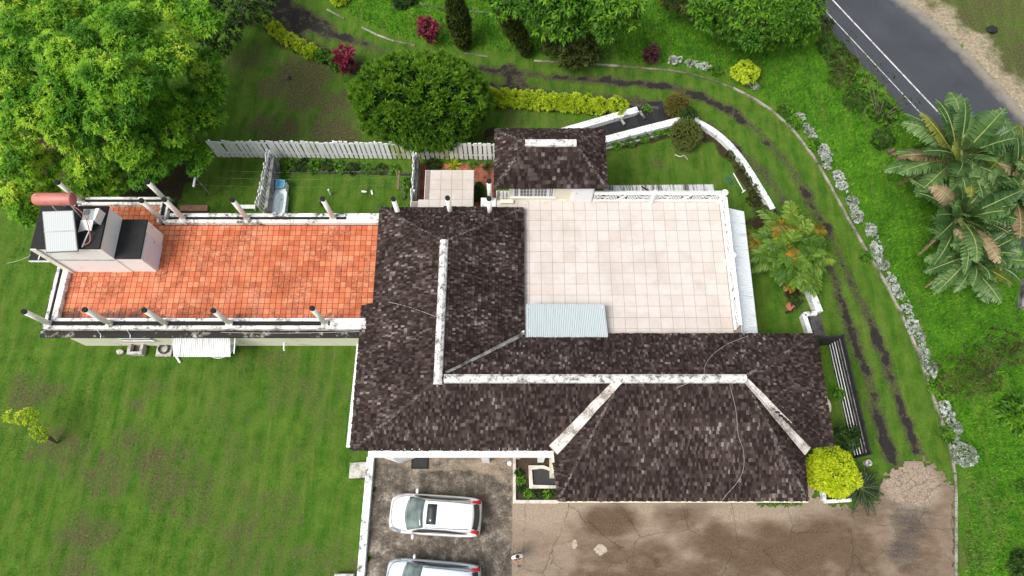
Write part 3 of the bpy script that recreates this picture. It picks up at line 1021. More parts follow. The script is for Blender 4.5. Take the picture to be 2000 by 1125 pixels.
# long louvred hood on the left side of the house
def corrugated(name, c, nw, amp, mat, parent=None, th=.012):
    """c: four corners a,b,d,e (a->b across the ribs, a->e along the ribs)"""
    a, b, d, e = [Vector(p) for p in c]
    nrm = (b - a).cross(e - a).normalized()
    if nrm.z < 0:
        nrm = -nrm
    cols = nw * 4
    vs, fs = [], []
    for k in range(2):
        off = nrm * (-th * k)
        for j in range(2):
            for i in range(cols + 1):
                t = i / cols
                p = (a.lerp(b, t)).lerp(e.lerp(d, t), j)
                vs.append(p + off + nrm * amp * math.sin(2 * math.pi * nw * t))
    w = cols + 1
    for i in range(cols):
        fs += [(i, i + 1, w + i + 1, w + i), (2 * w + w + i, 2 * w + w + i + 1, 2 * w + i + 1, 2 * w + i), (i, 2 * w + i, 2 * w + i + 1, i + 1), (w + i, w + i + 1, 3 * w + i + 1, 3 * w + i)]
    fs += [(0, w, 3 * w, 2 * w), (w - 1, 3 * w - 1, 4 * w - 1, 2 * w - 1)]
    return MB().add(vs, fs).build(name, mat, parent)
hood = thing('window_hood', 'long narrow white corrugated hood under the left eave of the house', 'awning', (-7.6, 6.6, 2.4))
corrugated('sheet', [P(697, 671, 2.75), P(676, 874, 2.75), P(690, 874, 2.95), P(709, 671, 2.95)], 40, .02, M_CORR, hood)
for y in (4.4, 6.6, 8.8):
    MB().beam((-6.97, y, 2.1), (-7.6, y, 2.73), .04, .04).build('bracket', M_WHITE, hood)

# ------------------------------------------------------------------ roof cables
M_CABLE = plain('white_cable', (.36, .34, .33), .6)
def cable(label, pts, r=.014, name='roof_cable', mat=None, group=None):
    o = MB().tube(smooth_line(pts, 5), r, 6).build(name, mat or M_CABLE, None, True)
    return tag(o, label, 'cable', group)
def zroof_front(p):     # height of the front carport slope
    return 3.2 + (p.y - 1.74) * (ZR - 3.2) / (6.93 - 1.74)
def on_front(px, py):
    p = P(px, py, 4.5)
    for _ in range(6):
        p = P(px, py, zroof_front(p) + .06)
    return p
cable('thin pale cable snaking down the big front slope of the shingle roof', [on_front(a, b) for a, b in ((1425, 750), (1437, 800), (1442, 850), (1452, 880), (1452, 915), (1440, 942), (1420, 965), (1411, 977))], .009)
def on_back(px, py):
    p = P(px, py, 4.5)
    for _ in range(6):
        p = P(px, py, ZR - (p.y - 6.93) * (ZR - 3.5) / 2.7 + .06)
    return p
cable('curved pale cable lying on the back slope above the long ridge cap', [on_back(a, b) for a, b in ((1462, 656), (1425, 670), (1395, 690), (1378, 712), (1372, 736))] + [P(1345, 748, 5.72), P(1322, 757, 5.5)], .011)
cable('short straight white cable crossing the left slope to the ridge', [P(760, 590, 4.25), P(800, 600, 4.75), P(850, 618, 5.55)], .012)

# ------------------------------------------------------------------ flat-roofed wing with the red tiled terrace
wing = thing('flat_roof_wing', 'flat-roofed wing with orange terracotta roof terrace and stained white parapets', 'building', (-15, 13, -.5))
MB().prism([(-23.45, 10.12), (-7.0, 10.12), (-7.0, 15.9), (-18.4, 15.9), (-18.4, 16.9), (-23.45, 16.9)], -.5, 2.74).build('wall', M_CREAM, wing)
MB().prism([(-23.72, 9.63), (-7.1, 9.63), (-7.1, 16.3), (-18.1, 16.3), (-18.1, 17.25), (-23.72, 17.25)], 2.74, 2.9).build('roof_slab', M_MOULD2, wing)
MB().prism([(-23.22, 9.93), (-7.0, 9.93), (-7.0, 16.22), (-18.22, 16.22), (-18.22, 17.18), (-23.22, 17.18)], 2.9, 3.185).build('terrace_bed', M_TGROUT, wing)
def para(poly, z1=3.5, z0=3.186, mat=None):
    return MB().prism(poly, z0, z1).build('parapet', mat or M_MOULD, wing, bevel=.012)
bx = lambda a, b, c, d: [(a, b), (c, b), (c, d), (a, d)]
# lawn side: two kerbs with a black gutter between
para(bx(-22.66, 10.3, -7.0, 10.46))
para(bx(-23.24, 9.9, -7.0, 10.07))
MB().box(-23.08, 10.071, 3.187, -9.1, 10.299, 3.45).build('gutter_bed', M_GUTTER, wing)
para(bx(-9.05, 10.071, -7.0, 10.299), 3.49)
# back side
para(bx(-18.3, 15.7, -7.0, 15.88))
para(bx(-18.0, 16.04, -7.0, 16.24))
MB().box(-18.0, 15.881, 3.187, -8.7, 16.039, 3.45).build('gutter_bed', M_GUTTER, wing)
para(bx(-8.7, 15.881, -7.0, 16.039), 3.49)
# far end
para(bx(-22.95, 10.3, -22.66, 17.0))
para(bx(-23.26, 10.071, -23.1, 17.2), 3.5)
MB().box(-23.099, 10.3, 3.187, -22.951, 17.0, 3.45).build('gutter_bed', M_GUTTER, wing)
# little bay at the back
para(bx(-22.66, 16.74, -18.62, 16.9))
para(bx(-22.66, 17.06, -18.2, 17.2))
MB().box(-22.66, 16.901, 3.187, -18.2, 17.059, 3.45).build('gutter_bed', M_GUTTER, wing)
para(bx(-18.62, 15.72, -18.5, 16.9), 3.51)
para(bx(-18.3, 15.9, -18.18, 17.059), 3.48)
MB().box(-18.499, 15.9, 3.187, -18.301, 16.9, 3.45).build('gutter_bed', M_GUTTER, wing)
# stub posts with open tops
POSTS = [(-20.0, 10.19, 5.66), (-17.25, 10.2, 5.6), (-14.05, 10.2, 5.5), (-9.3, 10.2, 5.85), (-23.05, 10.2, 5.36), (-13.93, 15.98, 5.55), (-9.4, 15.98, 5.66), (-18.45, 15.95, 5.55), (-17.3, 15.98, 5.6), (-22.9, 17.0, 5.5), (-18.35, 17.0, 5.55)]
for x, y, z in POSTS:
    MB().box(x - .17, y - .14, 3.19, x + .17, y + .14, 3.53).build('post_block', M_MOULD, wing)
    p = MB().tube([(x, y, 3.5), (x, y, z)], .125, 14).build('post', M_POST, wing, True)
    MB().tube([(x, y, z - .1), (x, y, z + .012)], .128, 14).build('post_hollow', M_GUTTER, p)
# cable strung along the ledge, and low details of the lawn wall
MB().tube(smooth_line([(-14.6, 9.86, 3.0), (-12, 9.84, 2.93), (-9.5, 9.86, 2.97), (-7.3, 9.86, 3.2)], 4), .015, 5).build('wall_cable', M_CABLE, wing)
for a in (191, 249):
    p = P(a, 640, 3.3)
    MB().tube([(p.x, 9.88, 3.3), (p.x, 9.75, 2.93), (p.x, 9.6, 2.9)], .02, 6).build('drain_pipe', M_WHITE, wing)
w = MB().box(-20.7, 10.06, .75, -19.1, 10.115, 1.75).build('window', plain('glass_blue', (.3, .4, .45), .15), wing)
for z in (.75, 1.25, 1.75):
    MB().box(-20.75, 10.03, z - .03, -19.05, 10.06, z + .03).build('window_bar', M_WHITE, w)
MB().box(-20.8, 9.98, .66, -19.0, 10.06, .72).build('window_sill', plain('sill_tan', (.42, .3, .24), .8), w)

# terracotta tiles: the nearest 300 one by one, the rest as one part
def tile_mesh(name, s, h, mat, bev=.012):
    mb = MB()
    b = s / 2
    c = b - bev
    mb.add([(-b, -b, 0), (b, -b, 0), (b, b, 0), (-b, b, 0), (-b, -b, h - bev * .4), (b, -b, h - bev * .4), (b, b, h - bev * .4), (-b, b, h - bev * .4), (-c, -c, h), (c, -c, h), (c, c, h), (-c, c, h)],
           [(0, 1, 5, 4), (1, 2, 6, 5), (2, 3, 7, 6), (3, 0, 4, 7), (4, 5, 9, 8), (5, 6, 10, 9), (6, 7, 11, 10), (7, 4, 8, 11), (8, 9, 10, 11)])
    me = mb.mesh(name, (0, 0, 0))
    me.materials.append(mat)
    return me, mb
PT = .289
tm, tmb = tile_mesh('terracotta_tile', PT - .02, .03, M_TERRA)
spots = []
for i in range(55):
    for j in range(22):
        x, y = -22.51 + PT * i, 10.61 + PT * j
        if x > -6.7 or (y > 15.7 and not (x < -18.75 and y < 16.72)):
            continue
        if -22.5 < x < -18.4 and 13.15 < y < 15.0:
            continue
        spots.append((x, y))
spots.sort(key=lambda p: (p[0] + 8) ** 2 * .2 + (p[1]) ** 2)
for x, y in spots[:300]:
    t = link('terracotta_tile', tm, (x, y, 3.183), wing)
    t.rotation_euler = (rnd.uniform(-.008, .008), rnd.uniform(-.008, .008), rnd.uniform(-.006, .006))
mb = MB()
for x, y in spots[300:]:
    dz = rnd.uniform(-.002, .002)
    mb.add([(v[0] + x, v[1] + y, v[2] + 3.183 + dz) for v in tmb.v], tmb.f)
mb.build('terracotta_tiles', M_TERRA, wing, kind='stuff')

# stair hut on the terrace
hut = thing('roof_hut', 'white stair hut with black flat roofs standing on the terracotta terrace', 'hut', (-20.5, 14, 3.2))
MB().box(-22.72, 13.03, 3.19, -19.52, 15.2, 6.22).build('upper_wall', M_WHITE, hut)
MB().box(-19.519, 13.06, 3.19, -18.28, 15.12, 4.93).build('lower_wall', M_WHITE, hut)
MB().box(-22.76, 13.0, 6.221, -19.5, 15.24, 6.34).build('upper_roof', M_BLACK, hut, bevel=.01)
MB().box(-19.5, 13.03, 4.931, -18.24, 15.15, 5.03).build('lower_roof', M_BLACK, hut, bevel=.01)
MB().box(-23.74, 12.96, 4.8, -22.725, 15.9, 4.93).build('side_roof', M_BLACK, hut, bevel=.01)
MB().box(-23.74, 12.93, 4.78, -22.73, 12.957, 4.925).build('edge_trim', M_CLEAN, hut)
MB().box(-22.72, 13.0, 4.84, -19.52, 13.028, 4.87).build('joint_line', M_GREY, hut)
d = MB().box(-18.279, 13.12, 3.2, -18.23, 14.5, 4.86).build('door', plain('pale_door', (.72, .77, .86), .45, 0, .03), hut)
MB().ball((-18.2, 14.3, 4.1), .035, .035, .035).build('door_knob', M_GREY, d, True)
MB().box(-22.78, 12.95, 3.2, -22.5, 13.0, 6.3).build('corner_pilaster', M_POST, hut)
for pts in ([(-23.4, 14.9, 4.92), (-23.4, 14.9, 5.15), (-23.0, 14.9, 5.15)], [(-23.6, 14.2, 4.92), (-23.6, 14.2, 5.1), (-23.2, 14.2, 5.1)], [(-23.6, 13.95, 4.92), (-23.6, 13.95, 5.12), (-23.2, 13.95, 5.12)]):
    MB().tube(pts, .03, 7).build('vent_pipe', M_CLEAN, hut, True)
MB().beam((-20.3, 13.05, 6.37), (-20.05, 14.3, 6.37), .05, .05).build('roof_batten', M_WHITE, hut)
MB().beam((-23.25, 13.0, 4.955), (-23.2, 13.5, 4.955), .04, .04).build('roof_batten', M_WHITE, hut)

# solar water heater
sol = thing('solar_water_heater', 'solar water heater with pink tank and two silver collector panels on the hut', 'solar heater', (-21.1, 14, 6.35))
n = NT('collector_glass')
st = n.t.nodes.new('ShaderNodeTexWave')
st.inputs['Scale'].default_value = 3.2
n.t.links.new(n.pos(), st.inputs['Vector'])
n.set('Base Color', n.ramp(st.outputs['Fac'], [(0, (.24, .275, .295)), (1, (.33, .365, .385))])).set('Roughness', .4)
M_COLL = n.m
M_ALU = plain('aluminium', (.55, .56, .57), .35, .7)
M_FRAME = plain('dark_frame', (.12, .12, .13), .5)
ca, cb, cc, cd = P(82, 413, 7.3), P(143, 411, 7.3), P(152, 490, 6.55), P(90, 493, 6.55)
for t0, t1 in ((0, .5), (.5, 1)):
    q = [ca.lerp(cd, t0), cb.lerp(cc, t0), cb.lerp(cc, t1), ca.lerp(cd, t1)]
    c0 = sum(q, Vector()) / 4
    f = MB().slab(q, .09).build('collector', M_FRAME, sol)
    MB().slab([c0 + (p - c0) * .95 + Vector((0, 0, .006)) for p in q], .004).build('collector_glass', M_COLL, f)
MB().beam(ca.lerp(cd, .5) + Vector((0, 0, .012)), cb.lerp(cc, .5) + Vector((0, 0, .012)), .05, .02).build('centre_rail', M_ALU, sol)
ta, tb = P(74, 389, 7.75), P(137, 389, 7.75)
M_TANK = stained('pink_tank', (.5, .165, .135), (.33, .1, .08), .3, 2.0, (1, 1, 1), .45)
dx = Vector((1, 0, 0))
MB().tube([ta - dx * .2, ta - dx * .16, ta - dx * .05, tb + dx * .1, tb + dx * .14], [.12, .24, .3, .3, .285], 24).build('tank', M_TANK, sol, True)
for x in (ta.x + .35, tb.x - .25):
    MB().tube([(x, ta.y + .35, 6.35), (x, ta.y + .05, ta.z - .25)], .025, 6).build('tank_leg', M_CLEAN, sol)
    MB().tube([(x, ta.y - .25, 6.35), (x, ta.y - .02, ta.z - .25)], .025, 6).build('tank_leg', M_CLEAN, sol)
    MB().tube([(x, cd.y + .1, 6.36), (x, ca.y - .05, 7.2)], .025, 6).build('panel_rail', M_ALU, sol)
    MB().tube([(x, ca.y - .05, 6.36), (x, ca.y - .05, 7.2)], .025, 6).build('panel_leg', M_ALU, sol)
MB().tube(smooth_line([(tb.x, tb.y - .2, 7.5), (tb.x + .35, tb.y - .5, 7.0), (tb.x + .5, 13.4, 6.45), (cc.x + .15, 13.1, 6.5)], 4), .025, 6).build('pink_pipe', M_TANK, sol, True)
MB().tube([(ta.x + .1, ta.y, ta.z + .28), (ta.x + .1, ta.y, ta.z + .45), (ta.x + .2, ta.y, ta.z + .45)], .015, 5).build('valve', M_ALU, sol)

ap = thing('old_appliance', 'discarded grey and white appliance with a round hole on the black hut roof', 'appliance', (-19.9, 14.5, 6.345))
q = [P(163, 408, 6.85), P(186, 408, 6.85), P(182, 429, 6.85), P(159, 429, 6.85)]
MB().prism([(p.x, p.y) for p in q], 6.345, 6.85).build('body', plain('appliance_grey', (.3, .35, .36), .5), ap, bevel=.02)
c0 = sum(q, Vector()) / 4
MB().lathe((c0.x - .08, c0.y + .1, 6.845), [(.16, 0), (.16, .012), (.1, .014)], 16).build('round_hole', M_FRAME, ap)
MB().prism([tuple((P(a, b, 6.9))[:2]) for a, b in ((186, 407), (194, 407), (184, 430), (182, 429))], 6.345, 6.9).build('side_panel', M_WHITE, ap)
MB().slab([P(158, 430, 6.82), P(182, 430, 6.82), P(178, 450, 6.5), P(166, 449, 6.5), P(152, 453, 6.45)], .04).build('loose_panel', M_WHITE, ap)

# ------------------------------------------------------------------ tiled sun deck
deck = thing('tiled_sun_deck', 'wide flat roof deck of pale cream tiles with white lattice balustrade', 'deck', (6, 13, 0))
MB().box(.1, 9.1, -.02, 11.2, 16.9, 2.99).build('wall', M_CREAM, deck)
MB().box(-.85, 9.0, 2.991, 11.5, 17.74, 3.17).build('deck_slab', M_WHITE, deck)
MB().box(-.82, 9.05, 3.171, 11.47, 17.71, 3.185).build('grout_bed', M_GROUT, deck)
PD = .598
dm, dmb = tile_mesh('floor_tile', PD - .016, .018, M_TILE, .006)
x0 = .9 - PD * 2.5
for i in range(21):
    for j in range(15):
        x, y = x0 + PD * i, 16.86 - PD * j
        if y < 9.3 or x > 11.3:
            continue
        if j == 0 and x < 4.25:
            y += 0
        t = link('floor_tile', dm, (x, y, 3.184), deck)
        t.rotation_euler = (rnd.uniform(-.003, .003), rnd.uniform(-.003, .003), rnd.choice((0, 1, 2, 3)) * math.pi / 2)
MB().box(4.3, 17.16, 3.186, 11.46, 17.7, 3.2).build('outer_ledge', M_GREY, deck)

def balustrade(a, b, nbay, label):
    """posts, rails and a lattice of upright bars, diamonds and crosses"""
    a, b = Vector(a), Vector(b)
    L = (b - a).length
    d = (b - a).normalized()
    up = Vector((0, 0, 1))
    bal = MB().beam(a + up * .93, b + up * .93, .16, .09).build('balustrade', M_WHITE, deck, bevel=.01)
    MB().beam(a + up * .12, b + up * .12, .11, .1).build('bottom_rail', M_WHITE, bal)
    s = d.cross(up)
    for k in range(nbay):
        p, q = a + d * (L * k / nbay), a + d * (L * (k + 1) / nbay)
        w = (q - p).length
        at = lambda u, v: p + d * (w * u) + up * (.17 + .71 * v)
        kind = k % 3
        for u in (.04, .12, .2, .8, .88, .96):
            MB().beam(at(u, 0), at(u, 1), .042, .04, s).build('baluster', M_WHITE, bal)
        if kind == 1:
            sg = [((.24, 0), (.76, 1)), ((.24, 1), (.76, 0)), ((.36, 0), (.84, 1)), ((.16, 1), (.64, 0))]
        else:
            sg = [((.24, .5), (.5, 1)), ((.5, 1), (.76, .5)), ((.76, .5), (.5, 0)), ((.5, 0), (.24, .5)), ((.36, .5), (.64, .5))]
        for i, (m, n2) in enumerate(sg):
            MB().beam(at(*m) + s * (.004 * (i - 2)), at(*n2) + s * (.004 * (i - 2)), .042, .04, s).build('lattice_bar', M_WHITE, bal)
    return bal
ZD = 3.202
balustrade((4.3, 17.08, ZD), (7.35, 17.08, ZD), 3, '')
balustrade((7.55, 17.08, ZD), (10.9, 17.08, ZD), 3, '')
balustrade((11.12, 16.85, ZD), (11.12, 13.7, ZD), 3, '')
balustrade((11.12, 13.4, ZD), (11.12, 9.9, ZD), 3, '')
for x, y in ((7.45, 17.08), (11.1, 17.08), (11.12, 13.55)):
    MB().lathe((x, y, ZD), [(.17, 0), (.17, .12), (.13, .16), (.13, .95), (.17, .98), (.17, 1.05), (.08, 1.1)], 4 if x < 8 else 12).build('newel_post', M_WHITE, deck)
MB().prism([(10.75, 17.0), (11.05, 17.0), (11.05, 16.7)], ZD + .85, ZD + .97).build('corner_brace', M_WHITE, deck)

canN = thing('back_canopy', 'weathered grey-streaked corrugated canopy along the back of the sun deck', 'canopy', (8, 18, 2.4))
corrugated('sheet', [P(1180, 362, 2.55), P(1393, 360, 2.55), (11.0, 17.72, 2.8), (5.0, 17.72, 2.8)], 60, .018, M_CORRN, canN)
MB().beam((7.6, 17.75, 2.86), (7.1, 18.3, 2.62), .07, .05).build('black_strap', M_BLACK, canN)
MB().beam((8.2, 17.75, 2.86), (8.15, 18.3, 2.62), .03, .03).build('black_strap', M_BLACK, canN)
for x in (5.2, 8, 10.8):
    MB().tube([(x, 18.2, 0), (x, 18.2, 2.55)], .04, 8).build('canopy_post', M_WHITE, canN)
canE = thing('side_canopy', 'long pale corrugated canopy down the right side of the sun deck', 'canopy', (12, 13, 2.4))
corrugated('sheet', [(11.52, 16.98, 2.72), (11.52, 9.5, 2.72), (12.55, 9.5, 2.4), P(1453, 413, 2.4)], 75, .018, M_CORRE, canE)
for y in (16.5, 13.5, 10.6):
    MB().tube([(12.3, y, 0), (12.3, y, 2.42)], .04, 8).build('canopy_post', M_WHITE, canE)
awn = thing('blue_awning', 'light blue corrugated awning standing on the deck in the corner of the roofs', 'awning', (2.7, 10.1, 3.2))
corrugated('sheet', [P(1027, 594, 3.95), P(1180, 594, 3.95), P(1189, 668, 3.68), P(1027, 668, 3.68)], 44, .016, M_CORRB, awn)
for x, y in ((.85, 10.9), (4.45, 10.9), (4.5, 9.75), (.85, 9.75)):
    MB().tube([(x, y, 3.2), (x, y, 3.68 + (y - 9.19) * .145)], .03, 8).build('awning_post', M_WHITE, awn)
MB().beam((.75, 10.95, 3.88), (4.55, 10.95, 3.88), .05, .05).build('awning_rail', M_WHITE, awn)

# ------------------------------------------------------------------ pavilion at the back of the deck
pav = thing('shingle_pavilion', 'small pavilion with shingle hip roof, cream wall and white windows', 'pavilion', (2, 19, 0))
ZE, ZP = 5.2, 6.62
pNW, pNE = P(967, 252, ZE), P(1181, 252, ZE)
ys, yn = P(968, 367, ZE).y, pNW.y
xw, xe = pNW.x, P(1186, 364, ZE).x
pl = [Vector((xw, yn, ZE)), Vector((xe, yn, ZE)), Vector((xe, ys, ZE)), Vector((xw, ys, ZE))]
ym = P(1028, 280, ZP).y
ra, rb = Vector((P(1028, 280, ZP).x, ym, ZP)), Vector((P(1124, 280, ZP).x, ym, ZP))
roof_plane(pav, [pl[0], ra, rb, pl[1]], .19)
roof_plane(pav, [pl[3], pl[2], rb, ra], .2, .16)
roof_plane(pav, [pl[0], pl[3], ra], .2)
roof_plane(pav, [pl[1], rb, pl[2]], .2)
for a, b in ((pl[0], ra), (pl[3], ra), (pl[1], rb), (pl[2], rb)):
    hip_caps(pav, a, b)
mb = MB().box(ra.x - .05, ym - .18, ZP - .06, rb.x + .05, ym + .18, ZP + .1)
mb.build('ridge_cap', M_RIDGE, pav, bevel=.02)
MB().box(-.15, 17.15, 0, 4.22, 20.1, ZE - .02).build('wall', M_CREAM, pav)
MB().box(3.1, 17.08, 3.2, 4.26, 17.149, ZE - .02).build('door_case', M_WHITE, pav)
dd = MB().box(3.25, 17.045, 3.21, 4.2, 17.079, 5.1).build('door', M_CLEAN, pav)
MB().ball((3.36, 17.03, 4.2), .03, .03, .03).build('door_knob', M_GREY, dd, True)
M_PANE = plain('window_pane', (.16, .17, .17), .12)
for (wx0, wx1, cols) in ((.12, .32, 2), (.42, 1.08, 4), (1.16, 1.82, 4), (1.94, 2.14, 2)):
    wz0, wz1 = 3.75, 5.05
    wv = MB().box(wx0 - .05, 17.11, wz0 - .05, wx1 + .05, 17.149, wz1 + .05).build('window', M_WHITE, pav)
    for i in range(cols):
        for j in range(4):
            cw, chh = (wx1 - wx0) / cols, (wz1 - wz0) / 4
            MB().box(wx0 + cw * i + .015, 17.1, wz0 + chh * j + .02, wx0 + cw * (i + 1) - .015, 17.109, wz0 + chh * (j + 1) - .02).build('pane', M_PANE, wv)
MB().box(-.1, 17.02, 3.66, 2.3, 17.1, 3.7).build('window_sill', M_WHITE, pav)
MB().box(-.18, 17.1, 3.2, 2.95, 17.149, 3.28).build('plinth', M_CREAM, pav)
# stair landing and pickets beside the pavilion
lan = thing('stair_landing', 'white stair landing with pickets and two round posts left of the pavilion', 'landing', (-.8, 17.3, 0))
MB().box(-1.66, 16.72, 0, -.86, 17.25, 3.3).build('landing_block', M_MOULD, lan)
MB().box(-.62, 16.9, 3.19, .08, 17.1, 3.4).build('landing_step', M_CREAM, lan)
for i in range(4):
    x = -.62 + i * .19
    MB().box(x, 17.2, 2.2, x + .13, 17.26, 4.0).build('picket', M_CLEAN, lan)
MB().box(-.66, 17.265, 3.2, .1, 17.3, 3.32).build('rail', M_CLEAN, lan)
for px, py in ((955, 353), (955, 387)):
    t = P(px, py, 5.35)
    p = MB().tube([(t.x, t.y, 2.9), (t.x, t.y, 5.35)], .125, 14).build('post', M_POST, lan, True)
    MB().tube([(t.x, t.y, 5.25), (t.x, t.y, 5.362)], .128, 14).build('post_hollow', M_GUTTER, p)

# tiled canopy slab over the small back patio
bay = thing('patio_canopy', 'flat patio canopy of pale square tiles behind the house', 'canopy', (-3.4, 18.2, 0))
MB().prism([(-4.78, 19.28), (-2.1, 19.28), (-2.1, 16.6), (-5.5, 16.6), (-5.5, 17.36), (-4.78, 17.36)], 2.5, 2.66).build('canopy_slab', M_WHITE, bay)
MB().prism([(-4.76, 19.26), (-2.12, 19.26), (-2.12, 16.65), (-5.48, 16.65), (-5.48, 17.34), (-4.76, 17.34)], 2.661, 2.672).build('grout_bed', M_GROUT, bay)
for i in range(6):
    for j in range(5):
        x, y = -2.41 - i * PD, 18.96 - j * PD
        if x < -4.6 and y > 17.2:
            continue
        if x < -5.3:
            continue
        link('canopy_tile', dm, (x, y, 2.671), bay)
for x, y in ((-4.7, 19.1), (-2.2, 19.1)):
    MB().tube([(x, y, 0), (x, y, 2.5)], .08, 10).build('canopy_post', M_WHITE, bay)
for px, py in ((768, 388), (874, 386)):
    t = P(px, py, 5.3)
    o = thing('stub_post', 'cream stub post with black open top, ' + ('left one' if px < 800 else 'right one') + ' of the two behind the house roof', 'post', (t.x, t.y, 2.66), 'stub posts behind the house roof')
    zb = 2.67 if px > 800 else 0.0
    MB().tube([(t.x, t.y, zb), (t.x, t.y, 5.3)], .125, 14).build('shaft', M_POST, o, True)
    MB().tube([(t.x, t.y, 5.2), (t.x, t.y, 5.312)], .128, 14).build('hollow', M_GUTTER, o)
patio = np_mesh('patio', np.array([(-5.45, 16.5, .006), (-.9, 16.5, .006), (-.9, 21.25, .006), (-5.45, 21.25, .006)]), np.array([[0, 1, 2, 3]]), M_TGROUT, None, 'structure')
pm, pmb = tile_mesh('paving_tile', .3, .03, stained('patio_terracotta', (.36, .12, .07), (.16, .05, .03), .5, 2.0), .01)
for i in range(14):
    for j in range(14):
        x, y = -5.28 + i * .315, 17.0 + j * .315
        if (-4.6 < x < -2.3 and y < 20.2) or x < -5.3:
            continue
        t = link('paving_tile', pm, (x, y, .002), patio)
        t.rotation_euler.z = rnd.choice((0, 1, 2, 3)) * math.pi / 2
# ------------------------------------------------------------------ picket fences and back-yard things
M_PICK = stained('picket_paint', (.86, .87, .89), (.4, .44, .2), .1, .7, (1, 1, .4))
M_PICKY = stained('mossy_picket', (.66, .67, .55), (.26, .3, .07), .55, 1.4, (1, 1, .4))
M_WOOD = stained('weathered_wood', (.24, .16, .1), (.08, .05, .035), .5, 3.0)
def pickets(fence, a, b, h, pitch, w, mossy=None, lean=0.0):
    a, b = Vector(a), Vector(b)
    L = (b - a).length
    d = (b - a).normalized()
    s = Vector((-d.y, d.x, 0))
    k = int(L / pitch)
    ang = math.atan2(d.y, d.x)
    mb = MB().box(-w / 2, -.02, .04, w / 2, .02, h)
    mes = []
    for m in (M_PICK, M_PICKY):
        me = mb.mesh('picket', (0, 0, 0))
        me.materials.append(m)
        mes.append(me)
    for i in range(k + 1):
        p = a + d * (pitch * i)
        o = link('picket', mes[1 if mossy and mossy(p) else 0], (p.x, p.y, float(hgt(p.x, p.y)) + rnd.uniform(-.04, .04)), fence)
        o.rotation_euler = (rnd.uniform(-.03, .03), rnd.uniform(-.02, .02), ang + rnd.uniform(-.06, .06))
        o.scale.x = rnd.uniform(.94, 1.06)
    for z in (.45, h - .25):
        MB().beam(a + s * .05 + Vector((0, 0, z)), b + s * .05 + Vector((0, 0, z)), .05, .1).build('rail', M_PICK, fence)
    for i in range(0, int(L / 2.4) + 1):
        p = a + d * min(i * 2.4, L) + s * .12
        MB().box(p.x - .05, p.y - .05, 0, p.x + .05, p.y + .05, h - .1).build('fence_post', M_PICK, fence)
f1 = thing('picket_fence', 'long white picket fence running behind the back yard', 'fence', (-9.3, 21.6, 0))
pickets(f1, (-17.55, 21.68, 0), (-1.0, 21.5, 0), 1.8, .285, .215, lambda p: -7.2 < p.x < -3.6 and rnd.random() < .75)
f2 = thing('picket_fence', 'short white picket fence beside the bathtub, crossing the back yard', 'fence', (-14.2, 19.5, 0))
pickets(f2, (-14.12, 21.2, 0), (-14.32, 17.75, 0), 1.65, .24, .17)
f3 = thing('picket_fence', 'short white picket fence between the back yard and the brick patio', 'fence', (-5.65, 19.5, 0))
pickets(f3, (-5.66, 21.0, 0), (-5.66, 17.6, 0), 1.7, .22, .19)
g1 = MB().box(-13.98, 17.7, 0, -13.8, 21.1, 1.25).build('dividing_wall', M_GREY)
tag(g1, 'dark grey rendered wall along the picket fence by the bathtub', 'wall')
g2 = MB().box(-5.56, 17.5, 0, -5.42, 21.0, 1.2).build('dividing_wall', M_GREY)
tag(g2, 'dark grey rendered wall along the picket fence by the brick patio', 'wall')
# planting strip below the fence, held by a low dark edging
e = thing('bed_edging', 'dark low edging of the planting strip in front of the picket fence', 'edging', (-9.7, 20.4, 0))
pts = [G(x, y) for x, y in ((555, 333), (620, 336), (700, 338), (800, 341))]
for a, b in zip(pts[:-1], pts[1:]):
    MB().beam(a + Vector((0, 0, .05)), b + Vector((0, 0, .05)), .12, .16).build('edging_board', M_DARKCONC, e)
# bathtub
tub = thing('bathtub', 'old white bathtub standing on the grass beside the dividing wall', 'bathtub', (-13.45, 18.35, 0))
M_ENAMEL = plain('enamel', (.72, .8, .84), .2, 0, .04)
def oval(cx, cy, rx, ry, z, n=24, p=3.0):
    r = []
    for k in range(n):
        t = 2 * math.pi * k / n
        c, s = math.cos(t), math.sin(t)
        r.append((cx + rx * abs(c) ** (2 / p) * (1 if c > 0 else -1), cy + ry * abs(s) ** (2 / p) * (1 if s > 0 else -1), z))
    return r
rings = [oval(-13.45, 18.35, .37, .8, 0, 24, 6), oval(-13.45, 18.35, .39, .82, .5, 24, 8), oval(-13.45, 18.35, .28, .66, .5), oval(-13.45, 18.38, .24, .58, .25), oval(-13.45, 18.4, .16, .42, .13)]
mb = MB()
vs = sum(rings, [])
fs = []
for i in range(4):
    for k in range(24):
        fs.append((i * 24 + k, i * 24 + (k + 1) % 24, (i + 1) * 24 + (k + 1) % 24, (i + 1) * 24 + k))
fs.append(tuple(96 + k for k in range(24)))
fs.append(tuple(range(23, -1, -1)))
mb.add(vs, fs).build('tub_body', M_ENAMEL, tub)
MB().lathe((-13.45, 18.75, .135), [(.035, 0), (.035, .01), (.02, .012)], 12).build('drain', M_FRAME, tub)
